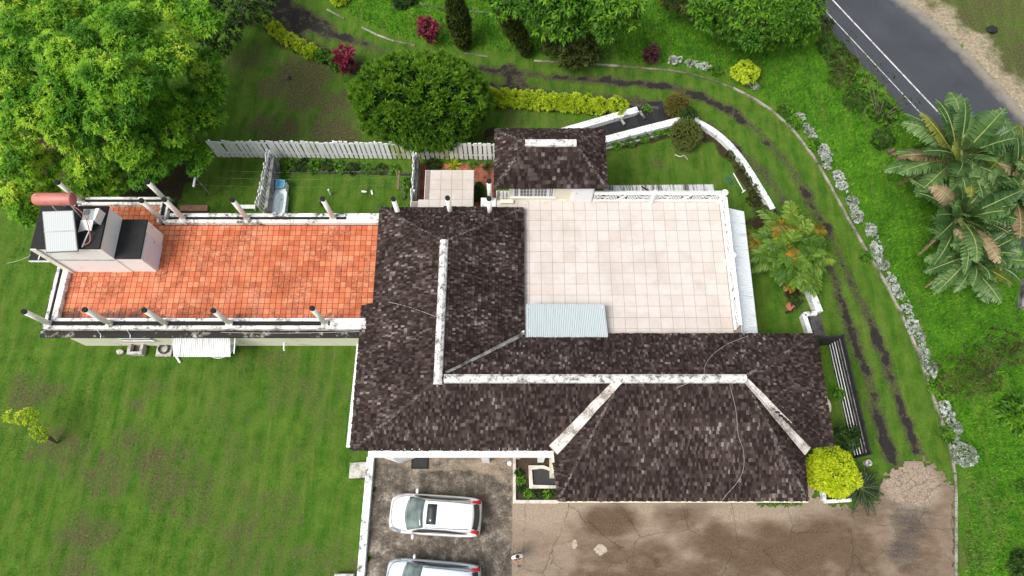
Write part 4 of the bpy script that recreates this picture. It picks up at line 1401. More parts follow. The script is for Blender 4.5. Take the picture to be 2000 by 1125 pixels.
# blue laundry basin
bas = thing('blue_basin', 'blue plastic basin on a white stand above the bathtub', 'basin', (-13.5, 19.45, 0))
MB().box(-13.78, 19.15, 0, -13.18, 19.75, .42).build('stand', M_WHITE, bas)
mb = MB()
r_ = [oval(-13.45, 19.5, .2, .2, .421, 20, 5), oval(-13.45, 19.5, .27, .26, .72, 20, 6), oval(-13.45, 19.5, .24, .23, .72, 20, 6), oval(-13.45, 19.5, .18, .18, .5, 20, 5)]
vs = sum(r_, [])
fs = [(i * 20 + k, i * 20 + (k + 1) % 20, (i + 1) * 20 + (k + 1) % 20, (i + 1) * 20 + k) for i in range(3) for k in range(20)] + [tuple(60 + k for k in range(20)), tuple(range(19, -1, -1))]
mb.add(vs, fs).build('basin', plain('blue_plastic', (.16, .42, .62), .4), bas)
# clothes lines
for (x, y, ba, bb, m, lab) in ((-17.68, 19.1, 19.65, 18.5, M_PICK, 'white T-shaped clothes-line pole at the foot of the big leafy tree'), (-6.32, 18.95, 19.5, 18.35, M_WOOD, 'brown wooden T-shaped clothes-line pole near the patio fence')):
    t = thing('clothes_pole', lab, 'pole', (x, y, 0), 'clothes-line poles')
    MB().tube([(x, y, 0), (x, y, 2.15)], .04, 8).build('pole', M_GREY, t)
    MB().beam((x, ba, 2.2), (x, bb, 2.2), .09, .09).build('crossbar', m, t)
for i, y in enumerate((19.55, 19.1, 18.6)):
    pts = [Vector((-17.68, y, 2.27))] + [Vector((-17.68 + 11.36 * t, y, 2.27 - .35 * math.sin(math.pi * t))) for t in (.25, .5, .75)] + [Vector((-6.32, y, 2.27))]
    cable(['upper', 'middle', 'lower'][i] + ' of the three thin wires strung between the clothes-line poles', pts, .0035, 'clothes_line', M_GREY, 'clothes-line wires')
st = MB().prism([tuple(G(a, b)[:2]) for a, b in ((353, 403), (407, 403), (407, 414), (353, 414))], -.05, .16).build('paving_slab', stained('pink_slab', (.36, .17, .13), (.2, .1, .08), .4, 3))
tag(st, 'pinkish brick-coloured step slab on the grass behind the wing', 'slab')
bn = thing('white_bench', 'low white plank bench against the dividing fence', 'bench', G(487, 409))
p = G(487, 409)
MB().box(p.x - .5, p.y - .12, .3, p.x + .45, p.y + .12, .36).build('plank', M_PICK, bn)
for dx_ in (-.4, .35):
    MB().box(p.x + dx_, p.y - .1, 0, p.x + dx_ + .05, p.y + .1, .3).build('leg', M_PICK, bn)
for i, (a, b, rz) in enumerate(((712, 375, .1), (727, 377, 1.3))):
    p = G(a, b)
    d = Vector((math.cos(rz), -math.sin(rz), 0)) * .16
    o = MB().tube([p - d + Vector((0, 0, .04)), p - d * .3 + Vector((0, 0, .05)), p + d * .5 + Vector((0, 0, .045)), p + d + Vector((0, 0, .04))], [.05, .065, .06, .02], 10).build('plastic_bottle', M_CLEAN, None, True)
    tag(o, ('left' if i == 0 else 'right') + ' of two small white bottles lying on the back lawn', 'bottle', 'bottles on the back lawn')
p = G(536, 343)
o = MB().tube([p + Vector((-.02, -.3, .1)), p + Vector((.05, .35, .12))], [.12, .1], 9).build('log', M_WOOD)
tag(o, 'short brown log leaning by the grey dividing wall', 'log')
for a, b, l in ((628, 402, 'ochre garden stub post on the grass near the gutter'), (646, 380, 'small white garden tap standing on the back lawn')):
    p = G(a, b)
    o = MB().tube([p, p + Vector((0, .0, .6))], .05, 8).build('garden_stub', M_WOOD if a < 640 else M_CLEAN)
    tag(o, l, 'stub post')

# ------------------------------------------------------------------ things on the lawn side of the wing
lz = -.5
aw = thing('lawn_awning', 'white corrugated awning on the lawn side wall of the flat wing', 'awning', (-14.7, 9.6, lz))
corrugated('sheet', [P(335, 657, 1.6), P(449, 657, 1.6), P(450, 697, 1.35), P(339, 697, 1.35)], 26, .02, M_CORR, aw)
for x in (-16.6, -14.5):
    MB().beam((x, 10.1, 1.45), (x, 9.2, 1.3), .05, .05).build('bracket', M_WHITE, aw)
c = G(436, 672)
dish = thing('mesh_dish', 'round grey mesh dish half hidden under the white awning', 'dish', c)
M_MESH = stained('mesh_grey', (.33, .38, .4), (.14, .15, .14), .4, 5)
prof = [(.05, .12), (.35, .15), (.65, .24), (.86, .36), (.9, .4), (.87, .4), (.62, .27), (.3, .18)]
MB().lathe(c, prof, 28).build('bowl', M_MESH, dish, True)
MB().tube([c + Vector((.9 * math.cos(t), .9 * math.sin(t), .4)) for t in np.linspace(0, 2 * math.pi, 29)], .025, 6).build('rim', M_ALU, dish, True)
for k in range(8):
    t = k * math.pi / 4
    MB().tube([c + Vector((.1 * math.cos(t), .1 * math.sin(t), .17)), c + Vector((.5 * math.cos(t), .5 * math.sin(t), .24)), c + Vector((.88 * math.cos(t), .88 * math.sin(t), .41))], .015, 5).build('rib', M_ALU, dish)
MB().tube([c, c + Vector((0, 0, .14))], .08, 8).build('foot', M_GREY, dish)
p = G(321, 688)
tr = MB().box(p.x - .42, p.y - .25, lz, p.x + .42, p.y + .35, lz + .07).build('hose_tray', M_STEPC)
tag(tr, 'pale concrete pad under the coiled hose by the wing wall', 'slab')
hp = []
for i in range(90):
    t = i * .36
    r = .34 - .10 * abs(math.sin(i * .17)) + rnd.uniform(-.015, .015)
    hp.append(Vector((p.x + r * math.cos(t), p.y + .12 + r * math.sin(t) * .9, lz + .1 + .03 * (i // 18) + rnd.uniform(0, .02))))
ho = MB().tube(hp, .022, 6).build('coiled_hose', plain('brown_hose', (.1, .085, .065), .6), None, True)
tag(ho, 'brown hose coiled on a pad left of the white awning', 'hose')
pp = MB().tube([G(342, 692) + Vector((0, 0, .06)), G(353, 709) + Vector((0, 0, .05))], .06, 8).build('loose_pipe', M_CLEAN)
tag(pp, 'short white pipe lying on the lawn below the white awning', 'pipe')
ub = thing('concrete_trough', 'square open concrete trough on the lawn against the wing wall', 'trough', G(271, 686))
q = G(271, 684)
for (x0_, y0_, x1_, y1_) in ((-.42, -.33, .42, -.17), (-.42, -.169, -.25, .4), (.25, -.169, .42, .4)):
    MB().box(q.x + x0_, q.y + y0_, lz - .02, q.x + x1_, q.y + y1_, lz + .4).build('trough_wall', M_STEPC, ub, bevel=.015)
MB().box(q.x - .249, q.y - .168, lz - .02, q.x + .249, q.y + .4, lz + .08).build('trough_floor', M_DARKCONC, ub)
q = G(237, 688)
rk = MB().ball(q + Vector((0, 0, .1)), .2, .16, .15, 9, 6, .22).build('rock', M_STEPC)
tag(rk, 'single pale rock on the lawn left of the concrete trough', 'rock')
q = P(553, 676, .2)
wp = MB().tube([(q.x, 10.14, .1), (q.x, 9.78, .05), (q.x, 9.74, -.05)], .045, 8).build('waste_pipe', M_CLEAN)
tag(wp, 'small white waste pipe coming out of the wing wall onto the lawn', 'pipe')
gc = cable('pale cable hanging from the hut to the lawn at the left edge', [P(0, 517, -.4), P(25, 512, .3), P(52, 503, 4.0), P(60, 497, 4.95)], .018, 'hanging_cable')

# ------------------------------------------------------------------ walls of the garden
M_GWALL = stained('garden_wall_paint', (.76, .78, .8), (.1, .1, .09), .34, 2.4, (1, 1, .5), .8, 9.0)
def wall_line(name, label, pts, w, h, z0=-.1, piece=None):
    t = thing(name, label, 'wall', pts[len(pts) // 2])
    for a, b in zip(pts[:-1], pts[1:]):
        a, b = Vector(a), Vector(b)
        d = (b - a).normalized() * .004
        MB().beam(a + d + Vector((0, 0, (h + z0) / 2)), b - d + Vector((0, 0, (h + z0) / 2)), w, h - z0).build('wall_section', M_GWALL, t, bevel=.012)
    return t
def flat(l, z):
    return [Vector((p.x, p.y, 0)) for p in (P(a, b, z) for a, b in l)]
wall_line('garden_wall', 'straight white garden wall on the upper side of the sunken black steps', flat([(1085, 259), (1172, 234), (1246, 213)], .5), .4, .5)
wall_line('garden_wall', 'straight white garden wall on the lower side of the sunken black steps', flat([(1170, 275), (1262, 251), (1345, 230)], .5), .44, .5)
wall_line('garden_wall', 'curving white garden wall sweeping down to the small palm', [Vector((p.x, p.y, 0)) for p in smooth_line([P(a, b, .35) for a, b in ((1356, 233), (1392, 253), (1425, 281), (1455, 318), (1480, 357), (1500, 390), (1510, 408))], 3)], .32, .35)
wall_line('garden_wall', 'low white cranked wall beside the steps right of the house', flat([(1580, 553), (1602, 609)], .5) , .36, .5)
wall_line('garden_wall', 'thin white wall edging the left of the dark steps by the house', flat([(1596, 611), (1571, 613), (1585, 655)], .45), .24, .44)
# black sunken steps between the two walls
pit = [P(a, b) for a, b in ((1110, 262), (1180, 246), (1262, 222), (1300, 226), (1262, 240), (1180, 272))]
M_WETC = stained('wet_black_concrete', (.022, .021, .021), (.008, .008, .008), .5, 1.6, (1, 1, 1), .5)
ramp = thing('sunken_steps', 'black concrete steps sunk between two white garden walls', 'steps', (7, 23.5, 0))
a0, a1 = P(1300, 218, .1), P(1120, 268, .1)
d = (a1 - a0).normalized()
s = Vector((-d.y, d.x, 0))
for i in range(7):
    z = .22 - i * .03
    A = a0 + d * (i * .95)
    B = a0 + d * (i * .95 + .94)
    MB().prism([tuple((q_)[:2]) for q_ in (A - s * .75, B - s * .75, B + s * .75, A + s * .75)], -.3, z).build('tread', M_BLACK if i % 2 else M_WETC, ramp)
for i in (1.6, 3.0):
    A = a0 + d * (i * .95) + s * .25
    MB().beam(A + Vector((0, 0, .27)), A - s * .6 + d * .1 + Vector((0, 0, .27)), .14, .12).build('stone_block', M_GREY, ramp)
edge = MB().beam(P(1225, 206, .1) , P(1285, 213, .1), .2, .25).build('low_kerb', M_DARKCONC)
tag(edge, 'dark low kerb at the head of the sunken steps', 'kerb')
e2 = thing('bed_edging', 'low dark edging of the narrow bed below the lower garden wall', 'edging', G(1270, 280))
pts = [G(a, b) for a, b in ((1183, 292), (1250, 275), (1310, 259))]
for a, b in zip(pts[:-1], pts[1:]):
    MB().beam(a + Vector((0, 0, .05)), b + Vector((0, 0, .05)), .12, .16).build('edging_board', M_GREY, e2)
# small bits on the side lawn
fr = thing('wire_frame', 'bent white metal frame standing by the round bush and curving wall', 'frame', G(1365, 245))
MB().tube([G(1380, 262), P(1362, 236, .9), P(1364, 229, 1.0), P(1352, 237, .9), P(1362, 243, .5)], .02, 6).build('bent_tube', M_CLEAN, fr, True)
for lab, pts, r in (('pale dead branch lying on the side lawn below the round bush', [G(1318, 303), G(1328, 307), G(1336, 305), G(1343, 313)], .035),):
    o = MB().tube([p + Vector((0, 0, .06)) for p in smooth_line(pts, 3)], [r] * 4 + [r * .8] * 3 + [r * .5] * 3, 6).build('dead_branch', plain('dead_wood', (.5, .46, .38), .9))
    tag(o, lab, 'branch')
hp = [G(1424, 330), G(1428, 340)] 
p = G(1422, 352)
for i in range(40):
    t = i * .5
    hp.append(Vector((p.x + (.2 + .05 * math.sin(i)) * math.cos(t), p.y + (.22 + .04 * math.cos(i * .7)) * math.sin(t), .03 + .002 * i)))
hp += [G(1435, 362) + Vector((0, 0, .03)), G(1450, 370) + Vector((0, 0, .03))]
o = MB().tube(hp, .012, 6).build('garden_hose', plain('teal_hose', (.03, .2, .22), .5), None, True)
tag(o, 'thin teal garden hose coiled on the side lawn', 'hose')
o = thing('white_stick', 'white T-ended pipe lying on the side lawn beside the teal hose', 'pipe', G(1442, 358))
MB().tube([G(1432, 339) + Vector((0, 0, .04)), G(1452, 374) + Vector((0, 0, .04))], .03, 7).build('shaft', M_CLEAN, o)
MB().tube([G(1449, 377) + Vector((0, 0, .04)), G(1455, 372) + Vector((0, 0, .04))], .035, 7).build('end_bar', M_CLEAN, o)
# pot and black slatted panel
p = G(1540, 603)
pot = thing('terracotta_pot', 'terracotta pot with a small plant on the side lawn below the small palm', 'pot', p)
M_TPOT = plain('pot_clay', (.4, .15, .09), .8)
MB().lathe(p, [(.15, 0), (.24, .34), (.27, .34), (.27, .4), (.22, .4), (.2, .3)], 16).build('pot_body', M_TPOT, pot)
bench = thing('black_rack', 'tilted black slatted rack on the side lawn beside the terracotta pot', 'rack', G(1553, 605))
b0, b1, b2, b3 = G(1534, 612), G(1562, 590), P(1569, 587, .45), P(1545, 609, .45)
for i in range(5):
    t = i / 4
    MB().beam(b0.lerp(b3, t) + Vector((0, 0, .03)), b1.lerp(b2, t) + Vector((0, 0, .03)), .08, .03).build('slat', M_BLACK, bench)
for t in (.1, .9):
    MB().beam(b0.lerp(b1, t), b3.lerp(b2, t), .04, .05).build('rail', M_BLACK, bench)
# dark stairs right of the house
stp = thing('garden_steps', 'dark grey concrete steps between white walls right of the house', 'steps', G(1592, 635))
A = [P(1577, 618, .1), P(1603, 615, .1), P(1612, 655, .1), P(1588, 658, .1)]
for i in range(3):
    t0, t1 = i / 3, (i + 1) / 3 - .004
    q = [A[0].lerp(A[1], t0), A[0].lerp(A[1], t1), A[3].lerp(A[2], t1), A[3].lerp(A[2], t0)]
    MB().prism([tuple(v[:2]) for v in q], -.2, .3 - .1 * i).build('tread', M_DARKCONC, stp)
# black and white slatted fence
sf = thing('slatted_fence', 'black railed fence with white slats right of the house', 'fence', (17.4, 7, 0))
fa, fb, fc = Vector((17.2, 10.05, 0)), Vector((17.58, 4.07, 0)), Vector((15.6, 9.9, 0))
for (a, b, nm) in ((fa, fb, 1), (fc, fa, 0)):
    for i in range(6):
        z = .18 + i * .3
        MB().beam(a + Vector((0, 0, z)), b + Vector((0, 0, z)), .09, .19).build('rail', M_BLACK, sf)
        if i < 5 and nm:
            MB().beam(a + Vector((-.1, -.1, z + .15)), b + Vector((-.1, .05, z + .15)), .02, .05).build('slat', M_GREY if i > 2 else M_PICK, sf)
for t in (0, .25, .5, .75, 1):
    p = fa.lerp(fb, t)
    MB().box(p.x - .06, p.y - .06, -.05, p.x + .06, p.y + .06, 1.85).build('fence_post', M_BLACK, sf)
for p in (fc,):
    MB().box(p.x - .06, p.y - .06, -.05, p.x + .06, p.y + .06, 1.85).build('fence_post', M_BLACK, sf)
p = G(1691, 905)
wb = MB().tube([p, p + Vector((0, 0, .35)), p + Vector((0, 0, .5))], [.16, .17, .06], 12).build('white_jar', M_MOULD)
tag(wb, 'stained white jar at the end of the slatted fence', 'jar')
p = P(1620, 792, .6)
ob = MB().ball((p.x - .1, p.y, .55), .22, .42, .12, 14, 7).build('oval_tabletop', plain('cream_top', (.7, .62, .5), .5), None, True)
MB().tube([(p.x - .1, p.y, 0), (p.x - .1, p.y, .55)], .06, 8).build('leg', M_GREY, ob)
tag(ob, 'cream oval garden table peeking out from under the right eave', 'table')

# planter at the right corner of the house
pl1 = thing('corner_planter', 'low white planter wall under the yellow bush at the house corner', 'planter', G(1625, 965))
for a, b in (((1606, 955), (1608, 978)), ((1611, 980), (1660, 977))):
    MB().beam(P(*a, .15), P(*b, .15), .16, .4).build('planter_wall', M_GWALL, pl1)
# planting bed with pond between the parking bay and the carport
bed = thing('pond_planter', 'white edged planting bed with a small dark gravel pond beside the parking bay', 'planter', (1.3, 2.6, 0))
M_PINKW = stained('bed_wall', (.6, .55, .5), (.3, .26, .22), .4, 2)
MB().box(.05, 1.78, 0, .2, 4.1, .3).build('bed_wall', M_PINKW, bed, bevel=.015)
MB().box(.201, 1.78, 0, 2.3, 1.95, .298).build('bed_wall', M_PINKW, bed, bevel=.015)
MB().box(.201, 1.951, 0, 2.3, 4.1, .12).build('bed_soil', plain('bed_soil', (.05, .035, .02), .95, 0, .4, 8), bed)
c = [P(a, b, .35) for a, b in ((1032, 909), (1062, 909), (1086, 918), (1090, 954), (1034, 954))]
inn = [P(a, b, .35) for a, b in ((1039, 917), (1061, 915), (1081, 922), (1087, 948), (1041, 947))]
mb = MB()
vs = [(p.x, p.y, .36) for p in c] + [(p.x, p.y, .36) for p in inn] + [(p.x, p.y, .1) for p in c] + [(p.x, p.y, .2) for p in inn]
fs = []
for k in range(5):
    j = (k + 1) % 5
    fs += [(k, 5 + k, 5 + j, j), (10 + k, k, j, 10 + j), (5 + k, 15 + k, 15 + j, 5 + j)]
mb.add(vs, fs).build('pond_rim', M_PINKW, bed)
MB().prism([tuple(p[:2]) for p in inn], .1, .21).build('pond_gravel', plain('dark_gravel', (.03, .03, .032), .8, 0, .9, 40), bed)
# parking bay wall, steps, mat, lamp
cw = thing('court_wall', 'long low white wall on the left edge of the parking bay', 'wall', (-7.2, 1, -.5))
cwa = [(-7.4, 4.0), (-7.05, 4.0), (-7.05, -2.6), (-7.4, -2.6)]
MB().prism([(-7.4, 4.05), (-7.04, 4.05), (-7.1, .5), (-7.46, .5)], -.6, .32).build('wall_section', M_GWALL, cw, bevel=.015)
MB().prism([(-7.46, .496), (-7.1, .496), (-7.2, -9.0), (-7.56, -9.0)], -.6, .318).build('wall_section', M_GWALL, cw, bevel=.015)
ss = thing('lawn_steps', 'three pale concrete steps from the lawn up to the parking bay', 'steps', G(698, 918))
for i in range(3):
    MB().box(-8.38 + i * .3, 3.05, -.6, -7.43, 3.83, -.34 + i * .17).build('step', M_STEPC, ss, bevel=.012)
q = G(676, 1125)
kb = MB().box(q.x - .5, q.y - .5, -.6, q.x + .42, q.y + .12, -.1).build('concrete_block', M_STEPC, None, bevel=.02)
tag(kb, 'pale concrete block on the lawn at the bottom edge', 'block')
mt = thing('door_mat', 'black framed rubber mat on the parking bay below the eaves beam', 'mat', P(820, 905))
a, b = P(803, 916), P(838, 893)
MB().box(a.x, a.y, .005, b.x, b.y, .05).build('mat_rim', M_BLACK, mt, bevel=.01)
MB().box(a.x + .1, a.y + .1, .051, b.x - .1, b.y - .08, .06).build('mat_centre', plain('mat_grey', (.03, .03, .034), .9), mt)
p = P(995.5, 905, 1.0)
lp = thing('globe_lamp', 'white globe lamp on a short post at the corner of the planting bed', 'lamp', (p.x, p.y, 0))
MB().tube([(p.x, p.y, 0), (p.x, p.y, .9)], .03, 8).build('lamp_post', M_GREY, lp)
MB().ball((p.x, p.y, 1.0), .13, .13, .13, 16, 10).build('globe', M_CLEAN, lp, True)
M_PALE = stained('pale_patch', (.42, .36, .29), (.28, .23, .18), .5, 5)
for lab, px, py, rx, ry in (('small pale cement patch on the court concrete', 1122, 1063, .13, .2), ('pale cement patch with brown halo on the court concrete', 1173, 1074, .3, .24)):
    p = P(px, py)
    poly = []
    for k in range(18):
        t = 2 * math.pi * k / 18
        q = 1 + rnd.uniform(-.2, .2)
        poly.append((p.x + rx * q * math.cos(t), p.y + ry * q * math.sin(t)))
    o = MB().prism(poly, .004, .012).build('cement_patch', M_PALE)
    o['kind'] = 'structure'
# things beyond the kerb
pl = thing('log_pile', 'small pile of sawn brown logs on the grass near the road', 'logs', G(1745, 303))
for a, b, l in ((1737, 297, .5), (1746, 303, .6), (1757, 300, .5), (1756, 309, .55), (1752, 314, .45), (1761, 306, .4)):
    q = G(a, b) + Vector((0, 0, .13))
    dd = Vector((.86, .3, .05)) * l / 2
    MB().tube([q - dd, q + dd], .12, 9).build('log', stained('log_bark', (.22, .14, .1), (.07, .045, .035), .5, 4), pl)
p = G(1936, 60)
tm_ = MB().ball(p + Vector((0, 0, .12)), .35, .3, .18, 12, 6, .12).build('rubbish_bag', plain('black_plastic', (.012, .013, .015), .35))
tag(tm_, 'black plastic bag lying on the dry verge across the road', 'bag')
cb_ = MB().prism([tuple(G(a, b)[:2]) for a, b in ((1983, 603), (1994, 545), (2010, 548), (2004, 607))], -.1, .5).build('culvert_wall', M_GREY, None, bevel=.02)
tag(cb_, 'grey concrete culvert wall end at the right edge below the road', 'wall')
p = G(563, 153)
st_ = MB().tube([p, p + Vector((0, 0, .12)), p + Vector((.1, 0, .3))], [.2, .16, .06], 9).build('tree_stump', M_DARKCONC)
tag(st_, 'small dark stump on the dry upper lawn', 'stump')
# footpath at the very top
pth = [G(a, b) for a, b in ((820, 8), (870, 18), (930, 24), (1000, 30), (1060, 36))]
ed = thing('path_edging', 'thin pale stone edging crossing the garden at the top', 'edging', pth[2])
for a, b in zip(pth[:-1], pth[1:]):
    MB().beam(a + Vector((0, 0, .03)), b + Vector((0, 0, .03)), .14, .1).build('edging_stone', M_KERBM, ed)
# ------------------------------------------------------------------ cars
def smooth_obj(o, lv=2):
    m = o.modifiers.new('subsurf', 'SUBSURF')
    m.levels = lv
    m.render_levels = lv
    for p in o.data.polygons:
        p.use_smooth = True
    return o


n = NT('car_glass')
n.set('Base Color', (.02, .028, .03)).set('Roughness', .04)
n.b.inputs['Specular IOR Level'].default_value = .9
M_GLASS = n.m
n = NT('windscreen_glass')
n.set('Base Color', n.ramp(n.noise(n.obj(), 1.6, 3), [(.35, (.05, .075, .075)), (.65, (.16, .21, .2))])).set('Roughness', .05)
n.b.inputs['Specular IOR Level'].default_value = .9
M_SCREEN = n.m
M_RUBBER = plain('tyre_rubber', (.015, .015, .015), .85)
n = NT('tail_lens')
n.set('Base Color', (.55, .01, .02)).set('Roughness', .15)
M_LENS = n.m
M_RIM = plain('wheel_rim', (.5, .5, .52), .3, .8)
M_TRIM = plain('car_trim', (.02, .02, .022), .5)


def paint(name, c, metal=0.0):
    n = NT(name)
    n.set('Base Color', c).set('Roughness', .28).set('Metallic', metal)
    n.b.inputs['Coat Weight'].default_value = .6
    n.b.inputs['Coat Roughness'].default_value = .08
    return n.m


def grid_mesh(rows, flip=False):
    """rows: list of lists of points -> quads"""
    mb = MB()
    w = len(rows[0])
    vs = [p for r in rows for p in r]
    fs = []
    for i in range(len(rows) - 1):
        for k in range(w - 1):
            q = (i * w + k, i * w + k + 1, (i + 1) * w + k + 1, (i + 1) * w + k)
            fs.append(q[::-1] if flip else q)
    mb.add(vs, fs)
    return mb


def make_car(label, mat, sunroof, group, L=4.53, Wd=1.82, H=1.64):
    car = thing('parked_car', label, 'car', (0, 0, 0), group)
    hw = Wd / 2
    # stations: x, half width low, half width shoulder, shoulder z, top half width, top edge z, centre z
    ST = [(2.28, .50, .52, .62, .40, .70, .72), (2.20, .70, .74, .66, .58, .80, .83), (2.02, .84, .86, .72, .70, .90, .93), (1.6, .89, .90, .82, .76, .97, 1.01), (1.05, .90, .905, .93, .79, 1.03, 1.08), (.4, .90, .91, .97, .80, 1.03, 1.05), (-.5, .90, .91, .99, .80, 1.04, 1.05), (-1.3, .90, .905, 1.01, .80, 1.05, 1.06), (-1.9, .87, .875, 1.03, .77, 1.07, 1.08), (-2.14, .80, .81, .98, .70, 1.03, 1.05), (-2.25, .70, .72, .80, .60, .88, .9)]
    rows = []
    for (x, wl_, ws, zs, wt, zt, zc) in ST:
        half = [(x, wl_ * .93, .22), (x, wl_, .32), (x, ws, .6 if zs > .75 else zs * .8), (x, ws * .985, zs), (x, wt, zt), (x, wt * .5, (zt + zc) / 2 + .004)]
        rows.append([(p[0], -p[1], p[2]) for p in half] + [(x, 0, zc)] + half[::-1])
    mb = grid_mesh(rows)
    w = len(rows[0])
    mb.f.append(tuple(range(w - 1, -1, -1)))
    b0 = (len(rows) - 1) * w
    mb.f.append(tuple(range(b0, b0 + w)))
    body = mb.build('body', mat, car)
    smooth_obj(body, 2)
    # greenhouse: body-coloured cabin
    GH = [(1.38, .72, 1.03, .66, 1.06), (.95, .76, 1.05, .65, 1.33), (.52, .78, 1.05, .63, 1.56), (.1, .79, 1.05, .63, 1.62), (-.8, .79, 1.05, .62, H), (-1.5, .76, 1.06, .60, 1.61), (-1.86, .71, 1.07, .56, 1.55), (-2.0, .68, 1.07, .55, 1.34), (-2.12, .65, 1.06, .55, 1.07)]
    rows = []
    for (x, wb, zb, wt, zt) in GH:
        half = [(x, wb, zb - .04), (x, (wb + wt) / 2 + .02, (zb + zt) / 2), (x, wt, zt - .03), (x, wt * .86, zt), (x, wt * .45, zt + .012)]
        rows.append([(p[0], -p[1], p[2]) for p in half] + [(x, 0, zt + .018)] + half[::-1])
    cab = grid_mesh(rows).build('cabin', mat, car)
    smooth_obj(cab, 2)

    def panel(name, rows, m, th=.0):
        o = grid_mesh(rows).build(name, m, car, True)
        s = o.modifiers.new('thick', 'SOLIDIFY')
        s.thickness = .012
        s.offset = 0
        return o
    # windscreen, curved forward in the middle
    rows = []
    for t in np.linspace(0, 1, 6):
        r = []
        for u in np.linspace(-1, 1, 9):
            wd = .73 * (1 - t) + .6 * t
            x = (1.28 + .18 * (1 - u * u)) * (1 - t) + (.48 + .08 * (1 - u * u)) * t
            z = 1.08 * (1 - t) + 1.575 * t + .03 * (1 - u * u) + .035 * math.sin(math.pi * t)
            r.append((x, u * wd, z + .012))
        rows.append(r)
    panel('windscreen', rows, M_SCREEN)
    rows = []
    for t in np.linspace(0, 1, 4):
        r = []
        for u in np.linspace(-1, 1, 7):
            wd = .52 * (1 - t) + .56 * t
            r.append((-1.86 * (1 - t) - 2.1 * t - .07 * (1 - u * u), u * wd, 1.545 * (1 - t) + 1.16 * t + .03))
        rows.append(r)
    panel('rear_window', rows, M_GLASS)
    for sg in (-1, 1):
        rows = []
        for t in np.linspace(0, 1, 9):
            x = 1.1 - t * 2.75
            top = min(1.13 + 1.0 * (t * 2.5), 1.56) if t < .5 else 1.56 - max(0, t - .62) * .62
            zb = 1.1 + .02 * t + max(0, t - .75) * .5
            top = max(top, zb + .005)
            r = []
            for v in np.linspace(0, 1, 3):
                z = zb + (top - zb) * v
                hw_ = .79 - .155 * (z - 1.06) / .5
                r.append((x, sg * (hw_ + .034), z + .008))
            rows.append(r)
        panel('side_window', rows, M_GLASS)
        # dark roof rail, mirror, lamps
        MB().tube([(.4, sg * .585, 1.59), (-.8, sg * .585, 1.655), (-1.7, sg * .555, 1.6)], .012, 6).build('roof_rail', M_TRIM, car, True)
        mr = MB().ball((.98, sg * 1.0, 1.06), .08, .13, .085, 12, 8).build('mirror', mat, car, True)
        MB().beam((1.02, sg * .86, 1.03), (1.0, sg * .95, 1.05), .05, .05).build('mirror_arm', M_TRIM, mr)
        rows = [[(-1.76, sg * .60, 1.5), (-1.8, sg * .68, 1.36)], [(-1.98, sg * .585, 1.36), (-1.99, sg * .7, 1.22)], [(-2.1, sg * .56, 1.2), (-2.08, sg * .76, 1.1)], [(-2.18, sg * .58, 1.04), (-2.14, sg * .8, 1.0)]]
        rows = [[Vector(p) + Vector((-.02, sg * .022, .03)) for p in r] for r in rows]
        panel('tail_light', rows, M_LENS)
        rows = [[(1.62, sg * .87, .91), (1.62, sg * .79, .985)], [(1.9, sg * .84, .86), (1.9, sg * .72, .955)], [(2.12, sg * .74, .8), (2.12, sg * .62, .9)]]
        rows = [[Vector(p) + Vector((.01, sg * .012, .014)) for p in r] for r in rows]
        panel('headlight', rows, plain('headlamp', (.32, .33, .35), .12))
        for x in (1.38, -1.3):
            wh = MB().tube([(x, sg * .68, .34), (x, sg * .7, .34), (x, sg * .88, .34), (x, sg * .9, .34)], [.28, .34, .34, .29], 22).build('wheel', M_RUBBER, car, True)
            MB().tube([(x, sg * .885, .34), (x, sg * .905, .34)], .22, 16).build('rim', M_RIM, wh)
    if sunroof:
        rows = [[(.34 - t * .46, u * .44, 1.632 + .024 * t - .012 * u * u) for u in np.linspace(-1, 1, 5)] for t in (0, .5, 1)]
        panel('sunroof', [[(p[0], p[1], p[2] + .008) for p in r] for r in rows], M_GLASS)
    # bonnet shut line and antenna
    pts = [(1.25, -.78, 1.03), (1.7, -.72, .985), (2.05, -.55, .9), (2.17, 0, .875), (2.05, .55, .9), (1.7, .72, .985), (1.25, .78, 1.03)]
    MB().tube(smooth_line([Vector(p) for p in pts], 4), .011, 5).build('bonnet_gap', M_TRIM, car)
    MB().beam((-1.5, 0, 1.64), (-1.62, 0, 1.67), .03, .03).build('antenna_fin', mat, car)
    MB().tube([(2.1, -.5, .5), (2.27, 0, .52), (2.1, .5, .5)], .05, 8).build('grille', M_TRIM, car)
    return car


car1 = make_car('white hatchback SUV with dark sunroof parked nearer the house', paint('white_paint_car', (.8, .8, .81)), True, 'cars parked in the bay')
pf, pr = P(762, 1003, .8), P(941, 1004, .8)
ctr = P(851, 1006, .75)
car1.location = (ctr.x, ctr.y, .006)
car1.rotation_euler.z = math.pi - R(3.5)
car1.scale = (1, 1.06, 1)
car2 = make_car('silvery blue-white SUV without sunroof parked at the bottom edge', paint('silver_blue_paint', (.62, .69, .78), .25), False, 'cars parked in the bay')
ctr = P(846, 1134, .75)
car2.location = (ctr.x, ctr.y, .006)
car2.rotation_euler.z = math.pi - R(4.5)

